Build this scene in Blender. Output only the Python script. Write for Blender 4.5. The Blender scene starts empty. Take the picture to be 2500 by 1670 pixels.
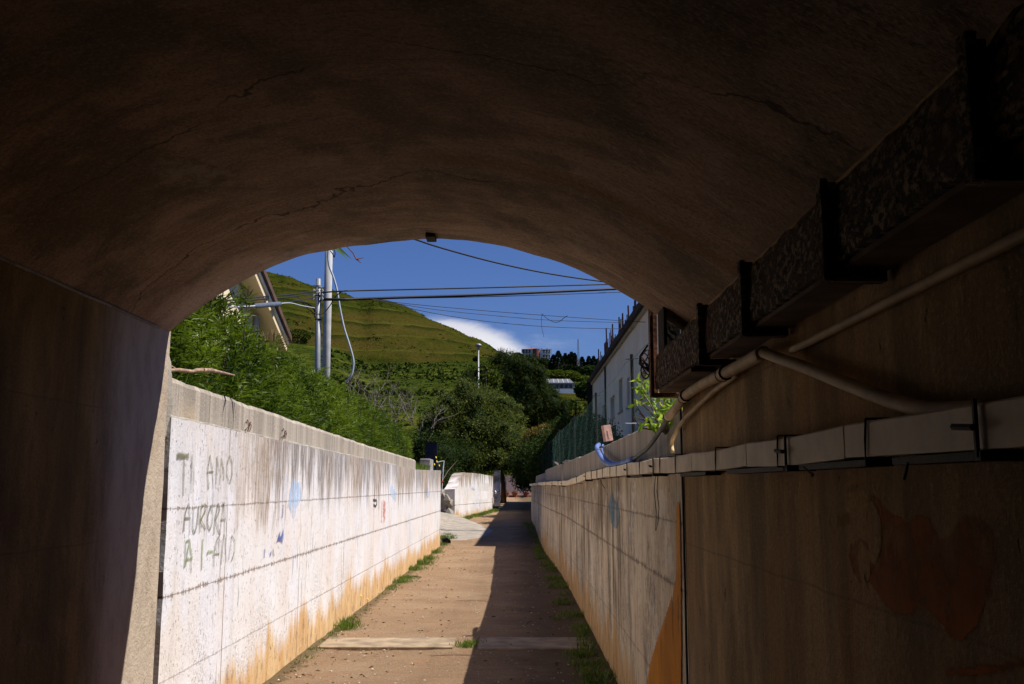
import bpy, math, random
import numpy as np
from mathutils import Vector, Matrix, noise as mnoise
R = math.radians
random.seed(7); RNG = np.random.default_rng(11)
SC = bpy.context.scene
COL = SC.collection

# ------------------------------------------------------------------ camera
F = 2400.0; CX, CY = 1250.0, 835.0; HZ = 1187.0; VPX = 1265.0
EYE = Vector((0, 0, 1.6))
PITCH = math.atan((HZ-CY)/F); YAW = math.atan((VPX-CX)/F)
cam_d = bpy.data.cameras.new('camera'); cam = bpy.data.objects.new('camera', cam_d); COL.objects.link(cam)
cam.location = EYE; cam.rotation_euler = (math.pi/2+PITCH, 0, YAW)
cam_d.sensor_width = 36; cam_d.lens = 36*F/2500; cam_d.sensor_fit = 'HORIZONTAL'
cam_d.clip_start = 0.05; cam_d.clip_end = 6000
SC.camera = cam

# ------------------------------------------------------------------ light
SA, SB = 0.68, -0.03                       # light travels (-SA, -SB, -1)
sun_dir = Vector((SA, SB, 1)).normalized()
SUN_EL = math.asin(sun_dir.z); SUN_AZ = math.atan2(SA, SB)
W = bpy.data.worlds.new('World'); SC.world = W; W.use_nodes = True
wn, wl = W.node_tree.nodes, W.node_tree.links
bg = wn['Background']
sky = wn.new('ShaderNodeTexSky'); sky.sky_type = 'NISHITA'; sky.sun_disc = False
sky.sun_elevation = SUN_EL; sky.sun_rotation = SUN_AZ
sky.altitude = 0; sky.air_density = 1.0; sky.dust_density = 0.3; sky.ozone_density = 2.5
bg.inputs['Strength'].default_value = 0.060
sun_l = bpy.data.lights.new('sun', 'SUN'); sun_l.energy = 5.0; sun_l.angle = R(0.5); sun_l.color = (1, .95, .87)
sun = bpy.data.objects.new('sun', sun_l); COL.objects.link(sun)
sun.rotation_euler = sun_dir.to_track_quat('Z', 'Y').to_euler(); sun.location = (20, 5, 30)
SC.view_settings.view_transform = 'Standard'; SC.view_settings.look = 'None'
SC.view_settings.exposure = 0.42; SC.view_settings.gamma = 1
SC.cycles.use_denoising = True
SC.cycles.max_bounces = 8; SC.cycles.diffuse_bounces = 5; SC.cycles.transparent_max_bounces = 24
SC.cycles.sample_clamp_indirect = 3

# ------------------------------------------------------------------ ray helpers (photo pixel -> world)
_M = Matrix.Rotation(YAW, 3, 'Z') @ Matrix.Rotation(PITCH, 3, 'X')
def ray(px, py):
    return _M @ Vector(((px-CX)/F, 1.0, (CY-py)/F))
def atX(px, py, x): d = ray(px, py); return EYE + d*(x/d.x)
def atY(px, py, y): d = ray(px, py); return EYE + d*(y/d.y)
def atZ(px, py, z): d = ray(px, py); return EYE + d*((z-1.6)/d.z)

# ------------------------------------------------------------------ materials DSL
class NT:
    def __init__(s, name):
        m = bpy.data.materials.new(name); m.use_nodes = True; s.m = m
        s.n = m.node_tree.nodes; s.l = m.node_tree.links; s.b = s.n['Principled BSDF']
        s.b.inputs['Roughness'].default_value = .85
        s.b.inputs['Specular IOR Level'].default_value = .25
        s.tc = s.n.new('ShaderNodeTexCoord').outputs['Object']
    def put(s, sock, v):
        if hasattr(v, 'links') or isinstance(v, bpy.types.NodeSocket): s.l.new(v, sock)
        else:
            if isinstance(v, (tuple, list)) and len(v) == 3 and sock.type == 'RGBA': v = (*v, 1)
            sock.default_value = v
    def math(s, op, a, b=0.0, c=None, clamp=False):
        n = s.n.new('ShaderNodeMath'); n.operation = op; n.use_clamp = clamp
        s.put(n.inputs[0], a); s.put(n.inputs[1], b)
        if c is not None: s.put(n.inputs[2], c)
        return n.outputs[0]
    def xyz(s, v=None):
        n = s.n.new('ShaderNodeSeparateXYZ'); s.put(n.inputs[0], v or s.tc); return n.outputs
    def comb(s, x, y, z):
        n = s.n.new('ShaderNodeCombineXYZ'); [s.put(n.inputs[i], q) for i, q in enumerate((x, y, z))]; return n.outputs[0]
    def sc(s, sx, sy, sz, v=None, off=(0,0,0), rot=(0,0,0)):
        n = s.n.new('ShaderNodeMapping'); s.put(n.inputs[0], v or s.tc)
        n.inputs['Scale'].default_value = (sx, sy, sz); n.inputs['Location'].default_value = off; n.inputs['Rotation'].default_value = rot
        return n.outputs[0]
    def noise(s, v=None, scale=5, det=4, rough=.55, dist=0):
        n = s.n.new('ShaderNodeTexNoise'); s.put(n.inputs['Vector'], v or s.tc)
        n.inputs['Scale'].default_value = scale; n.inputs['Detail'].default_value = det
        n.inputs['Roughness'].default_value = rough; n.inputs['Distortion'].default_value = dist
        return n.outputs['Fac']
    def voro(s, v=None, scale=5, feat='F1'):
        n = s.n.new('ShaderNodeTexVoronoi'); n.feature = feat; s.put(n.inputs['Vector'], v or s.tc); n.inputs['Scale'].default_value = scale
        return n.outputs['Distance']
    def ss(s, x, lo, hi, a=0.0, b=1.0):
        n = s.n.new('ShaderNodeMapRange'); n.interpolation_type = 'SMOOTHSTEP'
        s.put(n.inputs['Value'], x)
        if not isinstance(lo, (int, float)) or not isinstance(hi, (int, float)) or lo < hi:
            s.put(n.inputs['From Min'], lo); s.put(n.inputs['From Max'], hi)
            n.inputs['To Min'].default_value = a; n.inputs['To Max'].default_value = b
        else:
            s.put(n.inputs['From Min'], hi); s.put(n.inputs['From Max'], lo)
            n.inputs['To Min'].default_value = b; n.inputs['To Max'].default_value = a
        return n.outputs['Result']
    def mix(s, f, a, b, mode='MIX'):
        n = s.n.new('ShaderNodeMix'); n.data_type = 'RGBA'; n.blend_type = mode
        s.put(n.inputs[0], f); s.put(n.inputs[6], a); s.put(n.inputs[7], b); return n.outputs[2]
    def mul(s, a, b): return s.math('MULTIPLY', a, b)
    def add(s, a, b): return s.math('ADD', a, b)
    def sub(s, a, b): return s.math('SUBTRACT', a, b)
    def vmax(s, a, b): return s.math('MAXIMUM', a, b)
    def col(s, c): s.put(s.b.inputs['Base Color'], c); return s
    def rough(s, v): s.put(s.b.inputs['Roughness'], v); return s
    def bump(s, h, dist=.01, strength=1.0):
        n = s.n.new('ShaderNodeBump'); s.put(n.inputs['Height'], h); n.inputs['Distance'].default_value = dist; n.inputs['Strength'].default_value = strength
        s.l.new(n.outputs[0], s.b.inputs['Normal']); return s

def simple(name, c, var=.25, scale=8, rough=.8, metal=0, bump=.002):
    t = NT(name); f = t.noise(scale=scale, det=5)
    t.col(t.mix(t.ss(f, .3, .7), tuple(x*(1-var) for x in c), tuple(min(1, x*(1+var)) for x in c)))
    t.rough(rough); t.b.inputs['Metallic'].default_value = metal
    t.bump(t.noise(scale=scale*6, det=3), bump)
    return t.m

def wall_mat(name, white=(.735,.72,.735), top=2.0, streak=1.0, stain=1.0, lines=(.47,.955,1.465), dark=(.17,.145,.115), bands=0.0, orange_h=.33, vper=2.4, voff=7.08):
    """old painted concrete wall, wall runs along Y, height Z"""
    t = NT(name); X, Y, Z = t.xyz()
    base = t.mix(t.ss(t.noise(scale=1.6, det=6), .35, .68), white, tuple(a*b for a, b in zip(white, (.97, .90, .84))))
    base = t.mix(t.mul(t.ss(t.noise(t.sc(1, 1.1, .5, off=(8, 8, 8)), 1.0, 4, .6), .50, .62), .7), base, tuple(a*b for a, b in zip(white, (.96, .99, 1.07))))
    # broad warm vertical washes
    vb = t.noise(t.sc(1, 2.2, .12), 1.0, 4, .6)
    base = t.mix(t.mul(t.ss(vb, .45, .7), .45), base, tuple(a*b for a, b in zip(white, (.92, .84, .78))))
    # board marks: vertical lines every ~0.12 m
    vf = t.noise(t.sc(1, 9, .18), 1.0, 5, .65)
    base = t.mix(t.mul(t.ss(vf, .56, .66), .30*streak), base, tuple(a*.62 for a in white))
    # grey weather streaks hanging from the top
    n1 = t.noise(t.sc(1, 5.5, .35, off=(3, 1, 0)), 1.0, 6, .7)
    n1b = t.noise(t.sc(1, .35, .1, off=(9, 0, 0)), 1.0, 2, .5)
    depth = t.ss(Z, top-1.05, top+.05)
    mask = t.ss(t.add(t.add(n1, t.mul(depth, .30)), t.mul(n1b, .36)), .77, .92)
    mask = t.mul(mask, t.ss(depth, .02, .3))
    fine = t.ss(t.noise(t.sc(1, 26, 3.0), 1.0, 4, .7), .36, .55)
    mask = t.mul(mask, t.add(t.mul(fine, .65), .35)); mask = t.mul(mask, t.ss(Y, 6.6, 8.6, .25, 1))
    base = t.mix(t.mul(mask, .95*streak), base, t.mix(t.ss(n1b, .4, .6), (.20, .17, .15), (.27, .19, .12)))
    # lower dashes of peeled paint
    n2 = t.noise(t.sc(1, 17, 2.6, off=(0, 5, 2)), 1.0, 5, .6)
    n2b = t.noise(t.sc(1, 1.2, .8, off=(4, 4, 1)), 1.0, 3, .5)
    pe = t.mul(t.ss(n2, .57, .64), t.ss(n2b, .42, .58))
    base = t.mix(t.mul(pe, .62*streak), base, (.24, .215, .20))
    # pits
    pit = t.ss(t.noise(t.sc(1, 34, 20, off=(2, 2, 2)), 1.0, 4, .7), .60, .68)
    base = t.mix(t.mul(pit, .55), base, (.30, .24, .20))
    if bands:
        b1 = t.noise(t.sc(1, 2.3, .05, off=(0, 3.3, 0)), 1.0, 3, .6)
        b2 = t.noise(t.sc(1, 14, .5), 1.0, 5, .7)
        bm = t.ss(t.add(t.mul(b1, .75), t.mul(b2, .35)), .525, .59)
        b3 = t.noise(t.sc(1, .9, .25, off=(1, 7, 0)), 1.0, 2)
        bm = t.mul(bm, t.ss(t.noise(t.sc(1, 3, .8, off=(3, 1, 5)), 1.0, 5, .65), .40, .56)); bm = t.mul(bm, t.ss(Y, 6.2, 8, .25, 1)); bm = t.mul(bm, t.ss(t.add(b3, t.mul(Z, .14)), .44, .58))
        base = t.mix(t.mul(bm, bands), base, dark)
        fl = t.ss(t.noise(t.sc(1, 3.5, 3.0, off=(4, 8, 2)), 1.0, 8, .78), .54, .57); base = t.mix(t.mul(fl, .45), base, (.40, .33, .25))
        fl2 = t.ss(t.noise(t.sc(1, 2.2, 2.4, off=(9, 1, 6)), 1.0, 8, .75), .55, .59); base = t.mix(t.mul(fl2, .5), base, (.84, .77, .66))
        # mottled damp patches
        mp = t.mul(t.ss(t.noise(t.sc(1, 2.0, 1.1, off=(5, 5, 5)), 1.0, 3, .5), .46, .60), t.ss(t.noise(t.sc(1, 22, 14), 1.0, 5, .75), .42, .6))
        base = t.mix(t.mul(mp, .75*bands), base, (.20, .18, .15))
    sp = t.mul(t.mul(t.ss(t.noise(t.sc(1, 42, 42), 1.0, 4, .7), .50, .58), t.ss(t.noise(t.sc(1, 1.6, 1.1, off=(2, 9, 4)), 1.0, 4, .6), .44, .6)), t.ss(Z, 1.0, .5))
    base = t.mix(t.mul(sp, .6), base, (.30, .23, .19))
    # orange-brown mud stain at the foot
    hh = t.add(t.mul(t.noise(t.sc(1, 1.5, .05, off=(7, 0, 0)), 1.0, 4, .62), .95), t.mul(t.noise(t.sc(1, 9, .2, off=(1, 0, 0)), 1.0, 3, .6), .42))
    hh = t.add(t.mul(t.sub(hh, .68), .95*stain), orange_h)
    hh = t.add(hh, t.mul(t.sub(t.noise(t.sc(1, .45, 0, off=(3, 0, 0)), 1.0, 2), .5), .55))
    hh = t.vmax(hh, t.add(orange_h-.12, t.mul(t.sub(t.noise(t.sc(1, 5, 0), 1.0, 4), .5), .22)))
    hh = t.mul(hh, t.ss(Y, 6.3, 7.8, .35, 1))
    om = t.ss(t.add(t.sub(hh, Z), t.mul(t.sub(t.noise(t.sc(1, 14, 9), 1.0, 5, .7), .5), .16)), -.09, .15)
    ocol = t.mix(t.ss(t.noise(t.sc(1, 6, 1.5), 1.0, 5, .6), .3, .7), (.52, .28, .09), (.66, .45, .22))
    grime = t.mul(t.ss(t.noise(t.sc(1, 10, 5, off=(6, 1, 1)), 1.0, 6, .75), .52, .64), .75)
    ocol = t.mix(grime, ocol, (.18, .11, .06))
    base = t.mix(t.mul(om, .92), base, ocol)
    # formwork joints
    wob = t.mul(t.sub(t.noise(t.sc(0, 2.5, 0), 1.0, 5, .7), .5), .030)
    brk = t.noise(t.sc(1, 30, 6, off=(1, 1, 8)), 1.0, 5, .75)
    lm = None
    for k, z0 in enumerate(lines):
        d = t.math('ABSOLUTE', t.sub(t.add(Z, wob), z0))
        w = t.mul(t.ss(brk, .44, .66), (.010, .022, .014)[k % 3])
        m_ = t.mul(t.math('LESS_THAN', d, t.add(w, .0016 if k < 2 else .0008)), (.55, 1, .9)[k % 3])
        lm = m_ if lm is None else t.vmax(lm, m_)
    vy = t.math('FRACT', t.math('DIVIDE', t.sub(Y, voff-vper*20), vper))
    vd = t.math('ABSOLUTE', t.sub(vy, .5)); vm = t.mul(t.math('GREATER_THAN', vd, .5-.0035), t.ss(t.noise(t.sc(1, 2, 1.6), 1.0, 3), .42, .56))
    lmv = t.vmax(lm, vm)
    base = t.mix(t.mul(lmv, .82), base, (.20, .135, .10))
    t.col(base); t.rough(.92)
    hgt = t.add(t.add(t.mul(t.noise(scale=55, det=5, rough=.65), .35), t.mul(vf, .8)), t.mul(pit, -.7))
    hgt = t.add(hgt, t.mul(lmv, -1.6)); hgt = t.add(hgt, t.mul(t.noise(scale=5, det=4), .8))
    t.bump(hgt, .012, .8)
    return t.m

M = {}
M['left_wall'] = wall_mat('white_painted_concrete', orange_h=.36, stain=1.0)
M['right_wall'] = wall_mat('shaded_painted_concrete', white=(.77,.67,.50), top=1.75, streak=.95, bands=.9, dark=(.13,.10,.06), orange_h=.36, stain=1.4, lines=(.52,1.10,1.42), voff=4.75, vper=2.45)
M['block_wall'] = wall_mat('white_block_wall', top=2.3, streak=1.1, orange_h=.62, stain=.8, lines=(.05, .9), voff=3.1)
M['far_wall'] = wall_mat('pale_far_wall', white=(.66,.56,.56), top=2.4, orange_h=.9, stain=.3, lines=(1.6,), streak=.8)

def grey_concrete(name, c=(.42,.38,.335), streak=1.0):
    t = NT(name); X, Y, Z = t.xyz()
    v = t.noise(t.sc(4, 7, .25), 1.0, 5, .65)
    f = t.noise(t.sc(20, 30, .8), 1.0, 4, .6)
    b = t.mix(t.ss(v, .36, .66), tuple(x*.72 for x in c), tuple(x*1.15 for x in c))
    b = t.mix(t.mul(t.ss(f, .55, .68), .45*streak), b, tuple(x*.42 for x in c))
    b = t.mix(t.mul(t.ss(t.noise(scale=2.2, det=5), .55, .7), .5), b, (c[0]*1.25, c[1]*1.08, c[2]*.85))
    vy = t.math('FRACT', t.math('DIVIDE', t.add(Y, 40.2), .58)); vd = t.math('ABSOLUTE', t.sub(vy, .5))
    ln = t.mul(t.math('GREATER_THAN', vd, .488), t.ss(t.noise(t.sc(1, 2.6, .3), 1.0, 2), .44, .52))
    b = t.mix(t.mul(ln, .6*streak), b, (.09, .075, .06))
    t.col(b).rough(.93)
    t.bump(t.add(t.add(t.noise(scale=40, det=6, rough=.7), t.mul(v, 1.2)), t.mul(ln, -1.5)), .009, .9)
    return t.m
M['coping'] = grey_concrete('weathered_grey_concrete', (.40,.345,.285))
M['parapet'] = grey_concrete('dull_grey_concrete', (.36,.31,.25))
M['mortar'] = grey_concrete('rough_mortar', (.33,.30,.26), .6)

def tunnel_wall_mat(name, c, orange=.0, side=0):
    t = NT(name); X, Y, Z = t.xyz()
    v = t.noise(t.sc(1, 2.0, .60), 1.0, 8, .72); v2 = t.noise(t.sc(1, 6, 2.6), 1.0, 7, .75)
    b = t.mix(t.ss(v, .34, .68), tuple(x*.42 for x in c), tuple(x*1.2 for x in c))
    b = t.mix(t.mul(t.ss(v2, .55, .70), .45), b, tuple(x*.38 for x in c))
    bl_ = t.ss(t.noise(t.sc(1, 1.5, 1.1, off=(5, 2, 7)), 1.0, 6, .7), .50, .64); b = t.mix(t.mul(bl_, .55), b, tuple(x*.33 for x in c))
    pl_ = t.ss(t.noise(t.sc(1, 1.2, .9, off=(8, 6, 1)), 1.0, 5, .6), .55, .68); b = t.mix(t.mul(pl_, .5), b, (c[0]*1.15, c[1]*1.2, c[2]*1.4))
    b = t.mix(t.mul(t.ss(t.noise(t.sc(1, 1.3, .5, off=(3, 3, 3)), 1.0, 5, .65), .52, .72), .55), b, (c[0]*.95, c[1]*.70, c[2]*.45))
    gr = t.noise(scale=80, det=5, rough=.8); b = t.mix(t.mul(t.ss(gr, .50, .60), .4), b, tuple(x*.4 for x in c)); b = t.mix(t.mul(t.ss(gr, .47, .38), .3), b, tuple(min(.9, x*1.5) for x in c))
    dr = t.mul(t.ss(t.noise(t.sc(1, 3.2, .14, off=(2, 6, 0)), 1.0, 5, .6), .53, .66), t.ss(Z, .2, 2.0, .3, 1)); b = t.mix(t.mul(dr, .6), b, tuple(x*.35 for x in c))
    sp = t.ss(t.noise(t.sc(1, 16, 9), 1.0, 4, .7), .66, .71)
    b = t.mix(t.mul(sp, .7), b, tuple(x*.18 for x in c))
    for z0 in (.62, 1.33, 1.98):
        d = t.math('ABSOLUTE', t.sub(t.add(Z, t.mul(t.noise(t.sc(0, 3, 0), 1.0, 3), .02)), z0+.01))
        b = t.mix(t.mul(t.math('LESS_THAN', d, .004), .35), b, tuple(x*.3 for x in c))
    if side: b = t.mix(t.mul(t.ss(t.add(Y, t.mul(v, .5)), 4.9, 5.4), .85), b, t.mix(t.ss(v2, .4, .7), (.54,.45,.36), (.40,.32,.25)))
    t.col(b).rough(.95)
    t.bump(t.add(t.add(t.noise(scale=30, det=6, rough=.7), t.mul(v, 1.3)), t.mul(sp, -1.5)), .014, .8)
    return t.m
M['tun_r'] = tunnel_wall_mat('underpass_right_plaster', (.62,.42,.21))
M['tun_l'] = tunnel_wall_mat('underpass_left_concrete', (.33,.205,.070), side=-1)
def vault_mat():
    t = NT('vault_concrete'); X, Y, Z = t.xyz()
    yy = t.add(Y, t.mul(X, .33))
    sk = t.comb(t.mul(X, .62), yy, t.mul(Z, .7))
    v = t.noise(t.sc(2.2, 3.4, 2.2, v=sk), 1.0, 8, .74)
    big = t.noise(scale=1.7, det=5, rough=.6)
    b = t.mix(t.ss(v, .34, .68), (.27, .175, .115), (.44, .30, .21))
    b = t.mix(t.mul(t.ss(big, .46, .62), .75), b, (.12, .092, .055))
    st = t.ss(t.noise(t.sc(2.6, 6.0, 3, v=sk, off=(4, 4, 2)), 1.0, 6, .72), .53, .68)
    b = t.mix(t.mul(st, .6), b, (.10, .078, .055))
    yb = t.math('ABSOLUTE', t.sub(t.add(yy, t.mul(t.noise(scale=1.2), .25)), 3.85))
    b = t.mix(t.mul(t.ss(yb, .14, .02), t.mul(t.ss(X, -.9, .1), .6)), b, (.24, .125, .035))
    gr = t.noise(scale=70, det=5, rough=.8); b = t.mix(t.mul(t.ss(gr, .50, .60), .45), b, (.09, .07, .05)); b = t.mix(t.mul(t.ss(gr, .47, .38), .35), b, (.52, .40, .30))
    wk = t.add(yy, t.add(t.mul(t.noise(scale=1.0, det=6, rough=.6), .9), t.mul(X, .25)))
    for y_c in (4.35, 3.1, 1.9): b = t.mix(t.mul(t.mul(t.ss(t.math('ABSOLUTE', t.sub(wk, y_c)), .010, .003), t.ss(t.noise(scale=.8, det=2), .44, .54)), .8), b, (.04, .028, .02))
    b = t.mix(t.mul(t.ss(t.noise(t.sc(1.6, 9, 1.6, v=sk, off=(1, 1, 1)), 1.0, 5, .6), .52, .70), .30), b, (.13, .10, .065))
    ef = t.ss(t.noise(t.sc(1.6, 1.2, 1.6, off=(7, 3, 1)), 1.0, 6, .7), .58, .68); b = t.mix(t.mul(ef, .45), b, (.50, .40, .31))
    fr = t.math('ABSOLUTE', t.sub(t.math('FRACT', t.math('DIVIDE', t.add(yy, t.mul(t.noise(t.sc(.8,.8,.8), 1.0, 2), .05)), .31)), .5))
    b = t.mix(t.mul(t.ss(fr, .485, .5), t.mul(t.ss(t.noise(scale=1.1), .45, .6), .45)), b, (.10, .07, .05))
    t.col(b).rough(.96)
    t.bump(t.add(t.mul(v, 1.6), t.noise(scale=35, det=5, rough=.7)), .012, .7)
    return t.m
M['vault'] = vault_mat()

def dirt_mat():
    t = NT('sandy_dirt'); X, Y, Z = t.xyz()
    n = t.noise(scale=.9, det=7, rough=.62); g = t.noise(scale=60, det=6, rough=.8)
    b = t.mix(t.ss(n, .36, .66), (.275, .165, .088), (.36, .235, .135))
    hz = t.noise(t.sc(1.1, 5.5, 1), 1.0, 6, .65)
    b = t.mix(t.mul(t.ss(hz, .54, .68), .55), b, (.36, .215, .115))
    b = t.mix(t.mul(t.ss(g, .53, .62), .6), b, (.52, .42, .31))
    pt = t.ss(t.noise(scale=2.6, det=6, rough=.7), .52, .62); b = t.mix(t.mul(pt, .5), b, (.34, .19, .10))
    g2 = t.noise(scale=26, det=5, rough=.8); b = t.mix(t.mul(t.ss(g2, .52, .64), .6), b, (.27, .18, .11))
    b = t.mix(t.mul(t.ss(g, .44, .33), .8), b, (.20, .12, .07))
    peb = t.ss(t.noise(scale=22, det=3, rough=.9), .65, .70)
    b = t.mix(t.mul(peb, .6), b, (.16, .10, .065))
    cr = t.ss(t.noise(t.sc(1.2, 7, 1, off=(2, 2, 0)), 1.0, 5, .7, ), .495, .503); cr2 = t.ss(t.noise(t.sc(1.2, 7, 1, off=(2, 2, 0)), 1.0, 5, .7), .511, .503)
    b = t.mix(t.mul(t.mul(cr, cr2), .35), b, (.15, .09, .05))
    # painted wall shade on the right, then moss / humus by the walls
    shade_r = t.ss(t.add(X, t.mul(t.sub(t.noise(scale=1.3, det=6, rough=.7), .5), 1.1)), -.35, .35); b = t.mix(t.mul(shade_r, .72), b, (.075, .046, .023))
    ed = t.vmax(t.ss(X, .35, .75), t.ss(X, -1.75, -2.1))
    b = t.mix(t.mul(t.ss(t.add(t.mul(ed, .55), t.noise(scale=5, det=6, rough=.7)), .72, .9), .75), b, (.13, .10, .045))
    t.col(b).rough(.97)
    t.bump(t.add(t.add(t.mul(g, .8), t.mul(n, 2.0)), t.mul(hz, 1.4)), .035, 1.0)
    return t.m
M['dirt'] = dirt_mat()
M['slab'] = simple('worn_concrete', (.30,.225,.15), .30, 5, .9, 0, .006)
M['ramp'] = simple('pale_concrete_apron', (.34,.295,.245), .2, 3, .9, 0, .006)

def grass_ground(name, kind):
    t = NT(name); X, Y, Z = t.xyz()
    n1 = t.noise(scale=.012 if kind != 'near' else .3, det=8, rough=.62)
    n2 = t.noise(scale=.09 if kind != 'near' else 2, det=7, rough=.7)
    n3 = t.noise(scale=.45 if kind != 'near' else 14, det=5, rough=.7)
    b = t.mix(t.ss(n2, .35, .65), (.019, .027, .003), (.048, .050, .007))
    b = t.mix(t.ss(n1, .44, .62), b, t.mix(t.ss(n3, .35, .65), (.046, .042, .007), (.072, .050, .013)))
    b = t.mix(t.mul(t.ss(n3, .55, .66), .65), b, (.04, .06, .008))
    if kind != 'near':
        # terraces: contour lines following the height, broken by noise
        zz = t.add(Z, t.mul(t.noise(scale=.012, det=4), 20))
        fr = t.math('FRACT', t.math('DIVIDE', zz, 15.0))
        ln = t.mul(t.ss(t.add(fr, t.mul(t.sub(n3, .5), .5)), .70, .97), t.ss(t.noise(scale=.02, det=5, rough=.6), .40, .50))
        b = t.mix(t.mul(ln, .85), b, (.014, .022, .004)); b = t.mix(t.mul(t.ss(fr, .22, .05), .35), b, (.085, .085, .014))
        bs = t.mul(t.ss(t.noise(scale=.10, det=7, rough=.75), .55, .62), .8); b = t.mix(bs, b, (.028, .04, .007))
        # the lower shoulder is covered in dark scrub
        lo = t.mul(t.ss(Y, 520, 430), t.ss(t.math('DIVIDE', X, t.vmax(Y, 1)), .02, -.02))
        sc_ = t.mix(t.ss(n3, .4, .62), (.016, .028, .005), (.06, .08, .010))
        sc_ = t.mix(t.ss(t.noise(scale=.05, det=6, rough=.65, v=t.tc), .5, .64), sc_, (.09, .10, .016))
        b = t.mix(lo, b, sc_)
    t.col(b).rough(1.0); t.b.inputs['Specular IOR Level'].default_value = 0
    t.bump(t.add(t.mul(n2, 1.2), n3), 2.2 if kind != 'near' else .05, .9)
    return t.m
M['hill'] = grass_ground('grassy_hillside', 'far')
M['garden'] = grass_ground('garden_soil', 'near')

def leaf_mat(name, c1, c2, trans=.35, rough=.45, spec=.4):
    t = NT(name)
    a = t.n.new('ShaderNodeAttribute'); a.attribute_name = 'v'
    t.col(t.mix(a.outputs['Fac'], c1, c2)); t.rough(rough)
    t.b.inputs['Specular IOR Level'].default_value = spec
    tr = t.n.new('ShaderNodeBsdfTranslucent'); t.put(tr.inputs['Color'], t.mix(a.outputs['Fac'], tuple(x*1.3 for x in c1), tuple(min(1, x*1.5) for x in c2)))
    ms = t.n.new('ShaderNodeMixShader'); ms.inputs[0].default_value = trans
    t.l.new(t.b.outputs[0], ms.inputs[1]); t.l.new(tr.outputs[0], ms.inputs[2])
    t.l.new(ms.outputs[0], t.n['Material Output'].inputs['Surface'])
    return t.m
M['hedge'] = leaf_mat('oleander_leaf', (.015,.040,.002), (.125,.185,.010), .35, .5, .22)
M['bush'] = leaf_mat('acacia_leaf', (.045,.07,.008), (.20,.23,.05), .25, .75, .12)
M['pine'] = leaf_mat('pine_needle', (.008,.016,.003), (.085,.115,.020), .12, .8, .06)
M['lime'] = leaf_mat('lime_leaf', (.035,.06,.006), (.11,.14,.014), .3, .8, .1)
M['vine'] = leaf_mat('vine_leaf', (.12,.24,.012), (.34,.42,.04), .5)
M['russet'] = leaf_mat('russet_leaf', (.05,.065,.008), (.22,.13,.02), .3)
M['dark_leaf'] = leaf_mat('dark_leaf', (.012,.024,.005), (.055,.09,.014), .2, .8, .1)
M['palm'] = leaf_mat('palm_leaf', (.04,.09,.03), (.13,.20,.07), .3)
M['dry_palm'] = leaf_mat('dry_frond', (.18,.12,.05), (.40,.31,.16), .25)
M['weed'] = leaf_mat('weed_blade', (.05,.11,.01), (.20,.26,.04), .35)
M['litter'] = leaf_mat('dry_leaf', (.10,.055,.03), (.30,.20,.10), .1, .9, .1)
M['cypress'] = leaf_mat('cypress_leaf', (.006,.012,.004), (.022,.036,.009), .05, .9, .05)
M['scrub'] = leaf_mat('scrub_leaf', (.020,.034,.005), (.075,.10,.014), .1, .9, .05)
M['yellow'] = simple('yellow_petal', (.85,.62,.02), .1, 30, .6)
M['bark'] = simple('bark', (.10,.075,.055), .4, 12, .95, 0, .02)
M['twig'] = simple('dry_twig', (.20,.165,.135), .3, 12, .95)
M['deadwood'] = simple('dead_wood', (.36,.24,.17), .35, 10, .9, 0, .01)
M['pole'] = simple('concrete_pole', (.40,.40,.40), .12, 4, .75)
M['steelpole'] = simple('galvanised_steel', (.27,.28,.29), .08, 6, .45, .3)
M['cable'] = simple('black_cable', (.02,.02,.022), .2, 10, .6)
M['greycable'] = simple('grey_cable', (.42,.47,.52), .1, 10, .5)
M['black'] = simple('black_iron', (.018,.015,.013), .4, 14, .7)
M['pvc'] = simple('dirty_white_plastic', (.76,.63,.44), .14, 7, .6, 0, .001)
M['pvc2'] = simple('dusty_plastic_pipe', (.54,.40,.23), .2, 9, .65, 0, .001)
M['bluehose'] = simple('faded_blue_plastic', (.14,.20,.42), .2, 8, .5)
M['hosegrey'] = simple('dull_rubber_hose', (.10,.10,.085), .3, 8, .7)
M['cream'] = simple('cream_render', (.74,.64,.44), .05, 1.2, .9, 0, .003)
M['soffit'] = simple('cream_soffit', (.72,.58,.38), .05, 1.2, .9)
M['whitetrim'] = simple('white_trim', (.85,.84,.80), .04, 3, .6)
M['brownroof'] = simple('brown_roof_edge', (.11,.065,.05), .2, 4, .7)
M['tile'] = simple('terracotta', (.24,.10,.075), .3, 6, .85)
M['terra_pot'] = simple('terracotta_pot', (.26,.075,.045), .2, 12, .8)
M['whitebuild'] = simple('pale_render', (.74,.72,.70), .06, .4, .9)
M['glass'] = simple('dark_glass', (.03,.035,.045), .2, 3, .15)
M['brick'] = simple('pink_brick', (.66,.40,.32), .15, 18, .9, 0, .004)
M['green_wire'] = simple('green_coated_wire', (.05,.11,.09), .15, 10, .55)
M['navy'] = simple('dark_navy_panel', (.012,.018,.035), .2, 4, .6)
M['red'] = simple('red_plastic', (.62,.05,.03), .15, 10, .4)
M['whitepl'] = simple('white_plastic', (.85,.85,.83), .05, 10, .5)
M['grey_roof'] = simple('corrugated_grey_roof', (.15,.15,.16), .18, 1.2, .6)
M['shed'] = simple('shed_grey_wall', (.22,.21,.22), .25, 1, .9)
M['rebar'] = simple('rusty_rebar', (.075,.032,.022), .3, 9, .85)

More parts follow.
